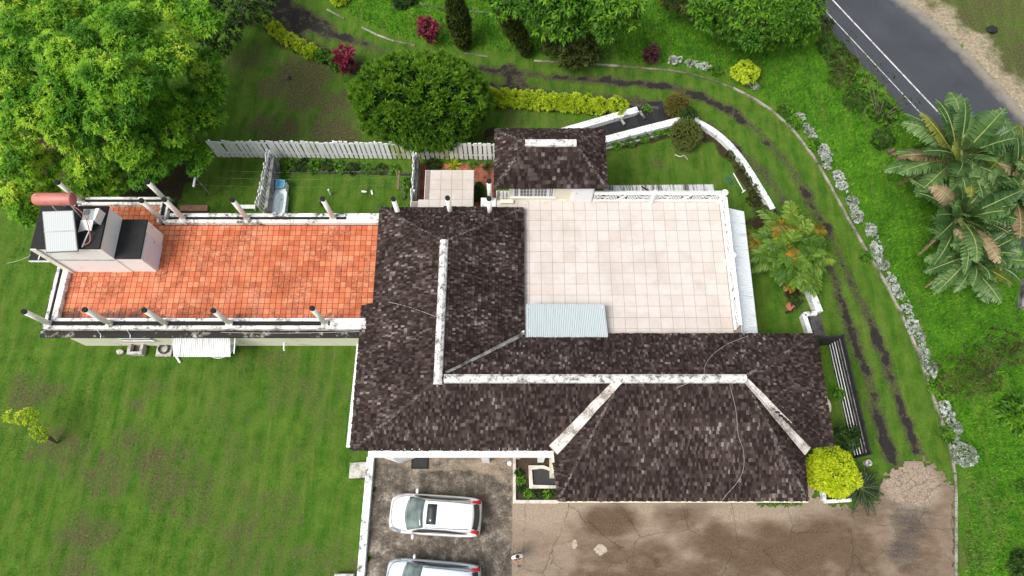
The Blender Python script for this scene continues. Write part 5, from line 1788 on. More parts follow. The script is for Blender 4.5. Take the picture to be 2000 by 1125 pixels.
# ------------------------------------------------------------------ the person flying the drone
per = thing('person', 'person in white shirt and black trousers standing on the court holding a controller', 'person', tuple(P(1010, 1086, 0)))
pb = P(1010, 1086, 0)
def skin(name, pts, edges, radii, mat, parent, lv=1, root=0):
    me = bpy.data.meshes.new(name)
    me.from_pydata([tuple(Vector(p)) for p in pts], edges, [])
    me.materials.append(mat)
    o = bpy.data.objects.new(name, me)
    COL.objects.link(o)
    o.parent = parent
    sk = o.modifiers.new('skin', 'SKIN')
    for i, v in enumerate(me.skin_vertices[0].data):
        r = radii[i]
        v.radius = (r, r) if not isinstance(r, tuple) else r
        v.use_root = i == root
    ss_ = o.modifiers.new('sub', 'SUBSURF')
    ss_.levels = ss_.render_levels = lv
    sk.use_smooth_shade = True
    return o
M_SKIN = plain('skin', (.36, .2, .14), .6)
M_SHIRT = plain('white_shirt', (.8, .8, .8), .8)
M_TROUS = plain('black_trousers', (.012, .012, .016), .85)
M_HAIR = plain('dark_hair', (.02, .015, .012), .7)
# body faces -Y (down in the picture); local coordinates, feet at z=0
B = [(0, 0, .92), (0, .01, 1.12), (0, .01, 1.36), (0, 0, 1.47), (0, -.02, 1.56), (0, -.03, 1.66),
     (-.1, 0, .9), (-.11, -.01, .5), (-.12, .02, .09), (-.12, -.13, .04),
     (.1, 0, .9), (.11, -.01, .5), (.12, .02, .09), (.12, -.13, .04),
     (-.19, .01, 1.42), (-.25, -.02, 1.16), (-.12, -.24, 1.1), (-.08, -.32, 1.12),
     (.19, .01, 1.42), (.25, -.02, 1.16), (.12, -.24, 1.1), (.08, -.32, 1.12)]
E_ = [(0, 1), (1, 2), (2, 3), (3, 4), (4, 5), (0, 6), (6, 7), (7, 8), (8, 9), (0, 10), (10, 11), (11, 12), (12, 13), (2, 14), (14, 15), (15, 16), (16, 17), (2, 18), (18, 19), (19, 20), (20, 21)]
rad = [.13, .12, .13, .06, .055, .09, .085, .06, .045, .04, .085, .06, .045, .04, .06, .045, .035, .035, .06, .045, .035, .035]
skin('body', B, E_, rad, M_SKIN, per, 2)
skin('trousers', [B[0], B[6], B[7], (B[8][0], .02, .13), B[10], B[11], (B[12][0], .02, .13)], [(0, 1), (1, 2), (2, 3), (0, 4), (4, 5), (5, 6)], [.16, .11, .085, .07, .11, .085, .07], M_TROUS, per, 2)
skin('shirt', [(0, 0, .9), B[1], (0, .01, 1.36), (0, 0, 1.46), (-.18, .01, 1.42), (-.245, -.02, 1.2), (.18, .01, 1.42), (.245, -.02, 1.2)], [(0, 1), (1, 2), (2, 3), (2, 4), (4, 5), (2, 6), (6, 7)], [(.165, .14), (.15, .13), (.17, .13), .08, .085, .075, .085, .075], M_SHIRT, per, 2)
hd = MB().ball((0, -.03, 1.665), .077, .097, .12, 16, 12).build('head', M_SKIN, None, True)
hd.parent = per
hr = MB().ball((0, -.005, 1.695), .085, .1, .1, 16, 12).build('hair', M_HAIR, None, True)
hr.parent = per
no = MB().ball((0, -.13, 1.65), .014, .02, .022, 8, 6).build('nose', M_SKIN, None, True)
no.parent = per
for sg in (-1, 1):
    for nm, c, r, m in (('ear', (sg * .08, -.02, 1.66), (.015, .025, .035), M_SKIN), ('eye', (sg * .032, -.118, 1.68), (.013, .01, .009), M_TRIM), ('shoe', (sg * .12, -.05, .045), (.05, .14, .045), M_TRIM)):
        q = MB().ball(c, *r, 10, 7).build(nm, m, None, True)
        q.parent = per
    # hand: palm and five fingers closing on the controller
    hv = [(sg * .08, -.31, 1.12), (sg * .075, -.35, 1.115)]
    he = [(0, 1)]
    hr_ = [.032, .034]
    for i, (dx_, ln) in enumerate(((-.028, .055), (-.01, .07), (.01, .066), (.028, .05))):
        k = len(hv)
        hv += [(sg * (.075 + dx_), -.385, 1.105), (sg * (.07 + dx_), -.385 - ln * .55, 1.085), (sg * (.06 + dx_), -.385 - ln * .7, 1.06)]
        he += [(1, k), (k, k + 1), (k + 1, k + 2)]
        hr_ += [.011, .009, .008]
    k = len(hv)
    hv += [(sg * .04, -.345, 1.13), (sg * .025, -.375, 1.14), (sg * .022, -.4, 1.142)]
    he += [(0, k), (k, k + 1), (k + 1, k + 2)]
    hr_ += [.012, .010, .009]
    skin('hand', hv, he, hr_, M_SKIN, per, 1)
mo = MB().ball((0, -.122, 1.615), .025, .008, .006, 8, 5).build('mouth', plain('lips', (.3, .1, .09), .6), None, True)
mo.parent = per
per.rotation_euler.z = R(12)
ct = thing('drone_controller', 'small dark controller held in both hands by the person', 'controller', (0, 0, 0))
MB().box(-.09, -.46, 1.085, .09, -.36, 1.125).build('case', M_TRIM, ct, bevel=.01)
MB().box(-.075, -.53, 1.11, .075, -.465, 1.12).build('phone', M_FRAME, ct)
for sg in (-1, 1):
    MB().tube([(sg * .05, -.39, 1.125), (sg * .05, -.39, 1.145)], .008, 6).build('stick', M_ALU, ct)
ct.location = per.location
ct.rotation_euler.z = R(12)
# ------------------------------------------------------------------ foliage
M_BARK = stained('bark', (.16, .12, .085), (.05, .04, .03), .5, 5)
M_STEM = plain('green_stem', (.1, .13, .04), .7)
L_MANGO = leafmat('mango_leaf', [(.025, .095, .009), (.085, .27, .016), (.19, .44, .024), (.4, .64, .04), (.68, .8, .1)], .5, .45, .84)
L_ROUND = leafmat('cypress_leaf', [(.010, .034, .004), (.034, .1, .007), (.075, .19, .011), (.13, .28, .017), (.22, .38, .03)], .55, .3)
L_MID = leafmat('broad_leaf', [(.02, .07, .007), (.065, .18, .012), (.13, .31, .018), (.24, .44, .03)])
L_DARK = leafmat('dark_leaf', [(.008, .025, .004), (.022, .06, .008), (.05, .11, .015), (.1, .17, .03)])
L_OLIVE = leafmat('olive_leaf', [(.02, .035, .006), (.05, .075, .012), (.1, .13, .025), (.17, .2, .05)])
L_YEL = leafmat('yellow_leaf', [(.12, .2, .006), (.34, .47, .01), (.55, .65, .015), (.7, .74, .04)], .45, .4)
L_YEL2 = leafmat('hedge_yellow_leaf', [(.13, .23, .01), (.34, .48, .018), (.52, .65, .03), (.68, .76, .06)], .45, .4)
L_RED = leafmat('red_leaf', [(.035, .006, .012), (.12, .012, .03), (.26, .025, .07), (.42, .06, .13)], .45, .3)
L_PURP = leafmat('purple_leaf', [(.02, .01, .012), (.06, .022, .03), (.12, .04, .055), (.16, .08, .06)], .45, .3)
L_SILV = leafmat('silver_leaf', [(.06, .12, .04), (.26, .3, .24), (.52, .56, .53), (.74, .77, .77)], .7, .15)
L_BALL = leafmat('ball_bush_leaf', [(.02, .045, .006), (.055, .09, .012), (.14, .13, .025), (.25, .13, .035)], .5, .3)
L_PALM = leafmat('palm_leaf', [(.014, .045, .008), (.06, .15, .018), (.14, .27, .03), (.32, .42, .06)], .35, .35)
L_PALMY = leafmat('palm_leaf_yellow', [(.05, .06, .008), (.16, .15, .012), (.34, .22, .02), (.5, .2, .02)], .45, .3)
L_BAN = leafmat('paddle_leaf', [(.018, .05, .016), (.045, .11, .03), (.095, .19, .055), (.21, .31, .12)], .35, .3)
L_DEAD = leafmat('dead_leaf', [(.09, .06, .03), (.2, .14, .075), (.33, .25, .15), (.45, .36, .24)], .8, .2)
L_BANY = leafmat('paddle_leaf_yellowing', [(.05, .08, .012), (.12, .16, .02), (.22, .25, .04), (.34, .3, .08)], .45, .3)
L_CYC = leafmat('cycad_leaf', [(.005, .014, .006), (.012, .03, .012), (.03, .06, .022), (.06, .1, .04)], .4, .1)


def unit(a):
    return a / (np.linalg.norm(a, axis=1, keepdims=True) + 1e-9)


def leaf_arrays(pos, d, length, width, droop=.25, fold=.2):
    """lance leaves: base, two shoulders, tip"""
    n = len(pos)
    d = unit(d)
    up = np.tile(np.array([0, 0, 1.0]), (n, 1)) + rng.normal(0, .35, (n, 3))
    side = unit(np.cross(d, up))
    nrm = np.cross(side, d)
    L = length[:, None]
    w = width[:, None] * .5
    v = np.empty((n, 4, 3))
    v[:, 0] = pos
    mid = pos + d * L * .45 - np.array([0, 0, 1.0]) * L * droop * .2
    v[:, 1] = mid + side * w + nrm * w * fold
    v[:, 3] = mid - side * w + nrm * w * fold
    v[:, 2] = pos + d * L - np.array([0, 0, 1.0]) * L * droop
    base = np.arange(n)[:, None] * 4
    tri = np.concatenate([base + np.array([[0, 1, 2]]), base + np.array([[0, 2, 3]])], 0)
    return v.reshape(-1, 3), tri


def rosettes(cen, nrm, k, ln, wd, spread=(.3, 1.25), droop=.3, jl=.3):
    """k leaves spraying from every centre around its outward direction"""
    n = len(cen)
    c = np.repeat(cen, k, 0)
    m = unit(np.repeat(nrm, k, 0))
    a = unit(np.cross(m, rng.normal(0, 1, (n * k, 3))))
    th = rng.uniform(spread[0], spread[1], n * k)[:, None]
    d = m * np.cos(th) + a * np.sin(th)
    L = ln * rng.uniform(1 - jl, 1 + jl, n * k)
    return leaf_arrays(c + d * ln * .08, d, L, wd * rng.uniform(.8, 1.2, n * k), droop)


def crown_points(lobes, dens, low=-.35, shell=(.86, 1.04)):
    """points spread over the outside of a cloud of ellipsoids, not inside a neighbour"""
    P_, N_, T_ = [], [], []
    for i, (c, r) in enumerate(lobes):
        c, r = np.array(c, dtype=float), np.array(r, dtype=float)
        area = 4 * math.pi * ((r[0] * r[1]) ** 1.6 / 3 + (r[0] * r[2]) ** 1.6 / 3 + (r[1] * r[2]) ** 1.6 / 3) ** (1 / 1.6)
        n = max(6, int(area * dens))
        q = unit(rng.normal(0, 1, (n, 3)))
        q = q[q[:, 2] > low]
        f = rng.uniform(shell[0], shell[1], len(q))[:, None]
        # dents and bumps so that the outline is uneven
        f = f + .12 * (vnoise(q[:, 0] * 3 + i, q[:, 1] * 3 + q[:, 2] * 2, 1.3)[:, None] - .5)
        p = c + q * r * f
        keep = np.ones(len(p), dtype=bool)
        for j, (c2, r2) in enumerate(lobes):
            if j != i and np.linalg.norm(np.array(c2) - c) < max(r) + max(r2):
                keep &= (((p - np.array(c2)) / (np.array(r2) * .84)) ** 2).sum(1) > 1
        p, q = p[keep], q[keep]
        P_.append(p)
        N_.append(unit(q / r))
        T_.append(np.full(len(p), rng.uniform(.2, .8)))
    return np.concatenate(P_), np.concatenate(N_), np.concatenate(T_)


def clumps(lobes, n=6, f=.42, core=.74):
    """every limb carries several rounded clumps of leaves"""
    out = []
    for (c, r) in lobes:
        out.append((c, tuple(q * core for q in r)))
        off = rnd.uniform(0, 6.28)
        for i in range(n):
            u = .98 - 1.15 * (i + .5) / n
            a = off + i * 2.399
            h = math.sqrt(max(0, 1 - u * u))
            d = (h * math.cos(a), h * math.sin(a), u)
            g = f * rnd.uniform(.7, 1.2)
            k = rnd.uniform(.62, .86)
            out.append((tuple(c[q] + d[q] * r[q] * k for q in range(3)), (max(r) * g, max(r) * g, max(r) * g * .75)))
    return out


def trunk(parent, base, top, r0, limbs, mat=None):
    base, top = Vector(base), Vector(top)
    mb = MB()
    mid = base.lerp(top, .5) + Vector((rnd.uniform(-.15, .15), rnd.uniform(-.15, .15), 0))
    mb.tube(smooth_line([base, mid, top], 4), [r0 * (1 - .5 * i / 8) for i in range(9)], 9)
    for q in limbs:
        q = Vector(q)
        a = mid.lerp(top, rnd.uniform(.4, 1))
        m = a.lerp(q, .5) + Vector((0, 0, .12 * (q - a).length))
        mb.tube(smooth_line([a, m, q], 3), [r0 * .42 * (1 - .8 * i / 6) for i in range(7)], 6)
    return mb.build('trunk', mat or M_BARK, parent, True)


def foliage(parent, lobes, dens, k, ln, wd, mat, name='crown', low=-.35, spread=(.5, 1.5), droop=.3, up=.35, tint=None, inner=True, tjit=.16):
    p, m, t = crown_points(lobes, dens, low)
    m = unit(m + np.array([0, 0, up]))
    v, f = rosettes(p, m, k, ln, wd, spread, droop)
    tt = t + rng.normal(0, tjit, len(t))
    if tint is not None:
        tt = tint(p, tt)
    tv = np.repeat(np.repeat(np.clip(tt, 0, 1), k), 4)
    if inner:       # sparse leaves deeper in the crown, darkened: shade put into their tint
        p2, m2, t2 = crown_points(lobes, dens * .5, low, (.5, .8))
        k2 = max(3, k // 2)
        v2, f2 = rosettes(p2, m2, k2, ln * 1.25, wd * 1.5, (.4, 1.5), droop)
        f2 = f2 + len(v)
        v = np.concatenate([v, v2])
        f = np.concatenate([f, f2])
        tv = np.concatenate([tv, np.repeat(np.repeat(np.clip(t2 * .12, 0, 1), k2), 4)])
    return np_mesh(name, v, f, mat, parent, None, {'tint': ('FLOAT', tv)})


def tree(name, label, cat, base, lobes, dens, k, ln, wd, mat, r0=.25, group=None, sub=5, **kw):
    b = Vector(base)
    t = thing(name, label, cat, b, group)
    top = Vector(lobes[0][0]) - Vector((0, 0, lobes[0][1][2] * .3))
    trunk(t, b - Vector((0, 0, .05)), top, r0, [Vector(c) for c, r in lobes[1:9]])
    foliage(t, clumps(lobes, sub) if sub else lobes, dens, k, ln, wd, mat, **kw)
    return t


def lobe(px, py, z, rpx, rz=None, ry=None):
    c = P(px, py, z)
    zc = (CAM_H - z) / (math.cos(TILT) + (py - 562.5) / FOC * math.sin(TILT))
    r = rpx * zc / FOC
    return (tuple(c), (r, r * (ry or .95), r * (rz or .8)))


# the big leafy tree at the top left: many lobes
big = [lobe(190, 190, 4.0, 125, .6)]
for px, py, z, r in ((60, 60, 8.5, 62), (20, 130, 8.2, 60), (110, 30, 8.6, 60), (150, 110, 9.2, 75), (240, 60, 9.0, 66), (70, 200, 7.8, 66), (130, 190, 8.6, 72), (210, 150, 9.4, 72), (230, 230, 7.8, 66), (300, 130, 8.2, 48), (330, 110, 8.0, 52), (390, 45, 7.6, 52), (350, 15, 8.0, 45), (400, 130, 6.6, 42), (390, 200, 6.0, 50), (300, 200, 7.4, 60), (330, 245, 5.8, 58), (410, 235, 4.6, 34), (260, 290, 5.2, 55), (160, 260, 6.4, 62), (45, 270, 6.6, 60), (30, 320, 5.8, 48), (90, 330, 5.0, 40), (180, 320, 4.4, 52), (240, 345, 3.4, 46), (330, 300, 3.8, 46), (385, 305, 2.8, 38), (290, 335, 2.8, 44), (20, 20, 8.2, 50), (420, 170, 5.2, 30), (120, 250, 7.2, 40), (265, 175, 9.0, 50), (30, 210, 7.6, 55), (200, 25, 8.4, 55), (60, 410, 1.6, 45), (110, 385, 2.2, 40), (165, 358, 2.6, 42), (25, 380, 3.0, 45), (200, 372, 2.0, 30), (300, 20, 7.2, 50), (280, 90, 8.4, 48)):
    big.append(lobe(px, py, z + rnd.uniform(-.7, .9), r * .84, .8))
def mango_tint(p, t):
    # lit left side and shaded low lobes put into the leaf tint
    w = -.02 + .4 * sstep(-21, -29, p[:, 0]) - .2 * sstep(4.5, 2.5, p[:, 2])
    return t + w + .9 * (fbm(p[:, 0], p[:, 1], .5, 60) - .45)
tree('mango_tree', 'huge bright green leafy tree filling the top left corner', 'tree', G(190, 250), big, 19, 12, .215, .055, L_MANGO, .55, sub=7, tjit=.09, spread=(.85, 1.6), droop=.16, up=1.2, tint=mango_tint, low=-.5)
# darker shrubs and trees behind it along the top
tree('dark_tree', 'dark green tree at the top edge right of the huge leafy tree', 'tree', G(470, 40), [lobe(470, 20, 2.5, 50), lobe(430, 70, 2.0, 40), lobe(500, -10, 2.5, 50), lobe(440, -20, 3, 60)], 8, 10, .28, .09, L_DARK, .2)

# the clipped round tree
c0 = P(826, 198, 2.6)
rd = thing('round_tree', 'large dense dome-shaped tree above the picket fence', 'tree', (c0.x, c0.y, 0))
trunk(rd, (c0.x, c0.y, 0), (c0.x, c0.y, 2.5), .3, [(c0.x + 1.5, c0.y, 3), (c0.x - 1.5, c0.y + .5, 3), (c0.x, c0.y + 1.5, 3.4), (c0.x, c0.y - 1.3, 3)])
lob = [((c0.x, c0.y, 2.7), (3.75, 2.6, 2.35))]
p, m, t = crown_points(lob, 12, -.8, (.97, 1.03))
q = (p - np.array(lob[0][0])) / np.array(lob[0][1])
# lumpy surface, tufts pointing up and out
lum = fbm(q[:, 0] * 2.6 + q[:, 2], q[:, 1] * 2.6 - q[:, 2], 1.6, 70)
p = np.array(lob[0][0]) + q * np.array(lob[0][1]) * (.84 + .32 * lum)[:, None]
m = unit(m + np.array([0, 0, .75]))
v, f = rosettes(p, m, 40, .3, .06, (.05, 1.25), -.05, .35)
tt = np.clip(.22 + .75 * lum + rng.normal(0, .14, len(p)) + .25 * q[:, 2], 0, 1)  # lumps and top lighter, dents darker: light and shade put into tint
tv = np.repeat(np.repeat(tt, 40), 4)
p2, m2, t2 = crown_points(lob, 30, -.75, (.78, .9))  # inner fill gets the darkest tint, standing for shade inside the crown
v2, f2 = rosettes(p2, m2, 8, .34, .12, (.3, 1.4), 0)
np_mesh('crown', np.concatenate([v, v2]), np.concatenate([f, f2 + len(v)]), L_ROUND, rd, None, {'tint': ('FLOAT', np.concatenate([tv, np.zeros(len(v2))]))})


def shrub(name, label, px, py, rpx, h, mat, k=9, ln=.14, wd=.06, dens=40, group=None, z0=None, squash=1.0, cat='shrub', n=4, **kw):
    b = G(px, py)
    zc = CAM_H / (math.cos(TILT) + (py - 562.5) / FOC * math.sin(TILT))
    r = rpx * zc / FOC
    t = thing(name, label, cat, b, group)
    lob = [((b.x, b.y, b.z + h * .5), (r * .78, r * .78 * squash, h * .5))]
    for i in range(n):
        a = 2 * math.pi * i / max(n, 1) + rnd.uniform(-.4, .4)
        lob.append(((b.x + r * .5 * math.cos(a), b.y + r * .5 * squash * math.sin(a), b.z + h * rnd.uniform(.4, .62)), (r * .5, r * .5 * squash, h * .38)))
    mb = MB()
    for i in range(5):
        a = i * 1.256 + rnd.uniform(-.3, .3)
        mb.tube([b - Vector((0, 0, .05)), b + Vector((r * .25 * math.cos(a), r * .25 * math.sin(a), h * .35)), b + Vector((r * .5 * math.cos(a), r * .5 * math.sin(a), h * .7))], [.03, .02, .008], 5)
    mb.build('stems', M_BARK, t)
    foliage(t, lob, dens, k, ln, wd, mat, 'foliage', low=-.6, **kw)
    return t


# yellow hedge, right and left runs
hx = [962, 985, 1008, 1031, 1054, 1077, 1100, 1122, 1145, 1170, 1205]
for i, x in enumerate(hx):
    y = 196 + (x - 960) * .075
    lab = 'yellow-green hedge shrub, %s from the left in the row above the wall' % ['first', 'second', 'third', 'fourth', 'fifth', 'sixth', 'seventh', 'eighth', 'ninth', 'tenth', 'last'][i]
    shrub('hedge_shrub', lab, x, y, 17 if i < 9 else 15 if i == 9 else 19, .75, L_YEL2, 9, .2, .06, 42, 'yellow hedge shrubs along the drive', spread=(.2, 1.1))
for i, (x, y, r) in enumerate(((525, 47, 11), (540, 62, 13), (555, 75, 12), (572, 86, 14), (590, 96, 12), (610, 106, 14), (630, 114, 13), (656, 128, 13), (722, 146, 14))):
    lab = 'small yellow hedge shrub, %s on the upper left bend' % ['first from the top', 'second from the top', 'third from the top', 'fourth from the top', 'fifth from the top', 'sixth from the top', 'seventh from the top', 'eighth from the top', 'last'][i]
    shrub('hedge_shrub', lab, x, y, r, .6, L_YEL2 if i not in (6, 7) else L_MID, 8, .2, .065, 34, 'small yellow shrubs on the bend', spread=(.2, 1.1))


def cordyline(label, px, py, heads, mat, h=1.3, r=.5, ln=.45):
    b = G(px, py)
    t = thing('cordyline', label, 'plant', b)
    C, N = [], []
    mb = MB()
    for i in range(heads):
        a = rnd.uniform(0, 6.28)
        d = r * math.sqrt(rnd.random())
        top = b + Vector((d * math.cos(a), d * math.sin(a), h * rnd.uniform(.45, 1)))
        mb.tube([b + Vector((d * .3 * math.cos(a), d * .3 * math.sin(a), -.05)), top], [.025, .015], 5)
        C.append(tuple(top))
        N.append((.35 * math.cos(a), .35 * math.sin(a), 1))
    mb.build('stems', M_BARK, t)
    v, f = rosettes(np.array(C), np.array(N, dtype=float), 20, ln, .085, (.1, 1.3), .2)
    tt = np.repeat(np.repeat(np.clip([(c[2] - b.z) / h * .85 + rnd.uniform(-.15, .15) for c in C], 0, 1), 20), 4)
    np_mesh('leaves', v, f, mat, t, None, {'tint': ('FLOAT', tt)})
    return t
cordyline('crimson cordyline beside the drive just above the round tree', 680, 136, 22, L_RED, 1.5, .55)
cordyline('pinkish red cordyline on the lawn beside the upright cypress', 838, 80, 26, L_RED, 1.5, .6, .4)
cordyline('dark purple cordyline by the kerb above the drive', 1268, 124, 18, L_PURP, 1.1, .4, .38)


def cypress(label, base, top, r, mat):
    b, tp = Vector(base), Vector(top)
    t = thing('cypress', label, 'tree', b)
    MB().tube([b, b.lerp(tp, .5), tp], [.09, .06, .02], 7).build('trunk', M_BARK, t)
    lob = []
    for i in range(8):
        q = .12 + .86 * i / 7
        w = r * (1 - abs(q - .5) * 1.0)
        c = b.lerp(tp, q)
        lob.append(((c.x, c.y, c.z), (w, w, (tp - b).length * .1)))
    foliage(t, lob, 40, 8, .2, .06, mat, 'crown', low=-.9, spread=(.1, .9), droop=0, up=.8)
    return t
cypress('upright slender cypress leaning left of the bent one at the top', G(907, 92), G(907, 92) + Vector((-.4, .3, 4.2)), .7, L_OLIVE)
cypress('bent slender cypress leaning over beside the leafy top tree', G(1035, 108), G(1035, 108) + Vector((-2.1, .8, 4.0)), .6, L_OLIVE)

tree('garden_tree', 'bright green spreading tree at the top middle of the garden', 'tree', G(1120, 60), [lobe(1110, 20, 4.0, 60), lobe(1050, 15, 4.6, 45), lobe(1090, 45, 3.8, 45), lobe(1160, -10, 5, 50), lobe(1200, 15, 4.8, 50), lobe(1180, 45, 4, 35), lobe(1010, 0, 5, 40), lobe(1225, 35, 4, 30), lobe(1080, -10, 5.5, 50), lobe(985, 12, 4.8, 28)], 11, 9, .3, .13, L_MID, .22, spread=(.5, 1.5))
tree('garden_tree', 'darker bushy tree standing below the bright spreading tree at the top', 'tree', G(1128, 118), [lobe(1125, 95, 1.4, 42), lobe(1098, 75, 1.8, 35), lobe(1150, 108, 1.0, 26), lobe(1140, 70, 2.0, 35), lobe(1085, 95, 1.0, 26), lobe(1115, 112, .7, 30)], 16, 9, .2, .09, L_OLIVE, .15)
tree('roadside_tree', 'wide bright tree overhanging the lawn at the top near the road', 'tree', G(1475, 75), [lobe(1480, 35, 3.4, 65), lobe(1420, 45, 2.6, 42), lobe(1385, 20, 3, 45), lobe(1530, 40, 3.4, 52), lobe(1565, 35, 3.0, 35), lobe(1500, 70, 1.9, 36), lobe(1550, 65, 2.0, 30), lobe(1450, 5, 4.2, 50), lobe(1540, 0, 4.2, 45), lobe(1590, 15, 3, 22), lobe(1450, 68, 1.6, 32)], 12, 9, .26, .1, L_MID, .2, spread=(.4, 1.5))
tree('roadside_tree', 'olive bush at the top edge left of the wide roadside tree', 'tree', G(1365, 20), [lobe(1350, 5, 1.4, 40), lobe(1320, -15, 2, 45), lobe(1385, 25, 1.2, 30)], 12, 9, .22, .08, L_OLIVE, .12)

# clipped ball bushes
for px, py, r, lab, z in ((1322, 207, 25, 'orange-tinged clipped ball bush above the garden wall corner', .55), (1340, 262, 31, 'larger clipped ball bush inside the garden wall corner', .7)):
    c = P(px, py, z)
    rr = r * 40 / FOC
    t = thing('ball_bush', lab, 'bush', (c.x, c.y, 0))
    MB().tube([(c.x, c.y, 0), (c.x, c.y, z)], .05, 7).build('stem', M_BARK, t)
    foliage(t, [((c.x, c.y, z), (rr, rr, rr * .85))], 150, 8, .085, .045, L_BALL if r < 28 else L_OLIVE, 'foliage', low=-.8, spread=(.2, 1.2), tint=lambda p, t_: t_ + .3 * sstep(.0, 1.0, p[:, 2]))
shrub('ivy_tuft', 'blue-green leafy tuft growing out of the larger ball bush top', 1335, 243, 16, .35, L_DARK, 8, .12, .06, 60).location.z += .95
# flowering silver shrubs along the kerb
SILV = [(1313, 122, 13), (1347, 128, 10), (1374, 134, 12), (1466, 170, 13), (1562, 232, 8), (1578, 262, 14), (1605, 296, 17), (1612, 318, 14), (1634, 348, 15), (1642, 366, 12), (1660, 396, 17), (1671, 424, 17), (1698, 454, 15), (1710, 492, 15), (1722, 520, 15), (1737, 550, 13), (1752, 575, 13), (1765, 605, 14), (1775, 635, 14), (1792, 660, 13), (1800, 690, 12), (1813, 723, 19), (1840, 795, 16), (1860, 835, 19), (1875, 890, 24)]
ORD = ['first', 'second', 'third', 'fourth', 'fifth', 'sixth', 'seventh', 'eighth', 'ninth', 'tenth', 'eleventh', 'twelfth', 'thirteenth', 'fourteenth', 'fifteenth', 'sixteenth', 'seventeenth', 'eighteenth', 'nineteenth', 'twentieth', 'twenty-first', 'twenty-second', 'twenty-third', 'twenty-fourth', 'twenty-fifth']
for i, (x, y, r) in enumerate(SILV):
    lab = ('large round ' if r > 22 else 'small ' if r < 13 else '') + 'silvery white shrub, %s counted from the top along the outside of the kerb' % ORD[i]
    b = G(x, y)
    nb = [G(*SILV[max(i - 1, 0)][:2]), G(*SILV[min(i + 1, len(SILV) - 1)][:2])]
    tg = (nb[1] - nb[0]).normalized() if r <= 22 else Vector((0, 0, 0))
    sd_ = Vector((-tg.y, tg.x, 0))
    rm = r * CAM_H / (math.cos(TILT) + (y - 562.5) / FOC * math.sin(TILT)) / FOC
    t = thing('silver_shrub', lab, 'shrub', b, 'silver shrubs along the kerb')
    lobs = [((b.x, b.y, .22), (rm * .55, rm * .55, .25))] if r <= 22 else [((b.x, b.y, .4), (rm * .85, rm * .85, .42))]
    for q in range(rnd.randint(3, 7)):
        w = rm * rnd.uniform(.18, .4)
        c = b + tg * rm * rnd.uniform(-1.15, 1.15) + sd_ * rm * rnd.uniform(-.5, .5) if r <= 22 else b + Vector((rm * rnd.uniform(-.6, .6), rm * rnd.uniform(-.6, .6), .25))
        lobs.append(((c.x, c.y, c.z + rnd.uniform(.1, .3)), (w, w, w * .8)))
    MB().tube([b - Vector((0, 0, .05)), b + Vector((0, 0, .3))], .03, 6).build('stems', M_BARK, t)
    foliage(t, lobs, 85, 8, .11, .048, L_SILV, 'foliage', low=-.5, spread=(.5, 1.55), droop=.05, inner=False, up=.8, tjit=.3)
for i, (x, y, r, lab) in enumerate(((1395, 140, 12, 'low green plant between silver shrubs at the top of the kerb'), (1530, 218, 14, 'low leafy plant by the kerb, upper one on the bend'), (1550, 240, 14, 'low leafy plant by the kerb, lower one on the bend'), (1588, 285, 13, 'lime green plant squeezed between the upper silver shrubs'), (1690, 505, 11, 'small blue-green plant below the gap in the silver shrubs'), (1762, 590, 10, 'small green plant among the middle silver shrubs'), (1828, 760, 18, 'leafy green patch of plants between the lower silver shrubs'), (1845, 850, 15, 'lime green plant beside the last large silver shrub'))):
    shrub('border_plant', lab, x, y, r, .4, L_MID if i % 2 else L_YEL2 if i == 7 else L_MID, 8, .16, .07, 34, 'green border plants along the kerb')
p = G(1448, 158)
pt = MB().lathe(p, [(.2, 0), (.32, .45), (.35, .45), (.35, .5), (.28, .5)], 16).build('pot', M_TPOT)
tag(pt, 'terracotta pot holding the yellow-green shrub by the upper kerb', 'pot')
o = shrub('potted_shrub', 'round yellow-green shrub growing in a pot by the upper kerb', 1448, 155, 26, .9, L_YEL2, 9, .16, .08, 45)
o.location.z += .3

# bright yellow bush and cycad at the house corner
b = G(1628, 950)
yb = thing('yellow_bush', 'big bright yellow bush at the front right corner of the house', 'bush', b)
c = P(1624, 918, 1.5)
trunk(yb, b, (c.x, c.y, 1.2), .08, [(c.x + .5, c.y, 1.6), (c.x - .5, c.y, 1.6), (c.x, c.y + .5, 1.6)])
lob = [((c.x, c.y, 1.5), (1.05, .95, .95))] + [((c.x + rnd.uniform(.5, .85) * math.cos(a), c.y + rnd.uniform(.45, .75) * math.sin(a), 1.5 + rnd.uniform(-.3, .35)), (rnd.uniform(.35, .6),) * 2 + (rnd.uniform(.35, .55),)) for a in (0, .7, 1.4, 2.1, 2.8, 3.5, 4.2, 4.9, 5.6)]
foliage(yb, lob, 48, 9, .2, .065, L_YEL, 'foliage', low=-.6, spread=(.4, 1.5), tint=lambda p, t: t + .15, tjit=.28)


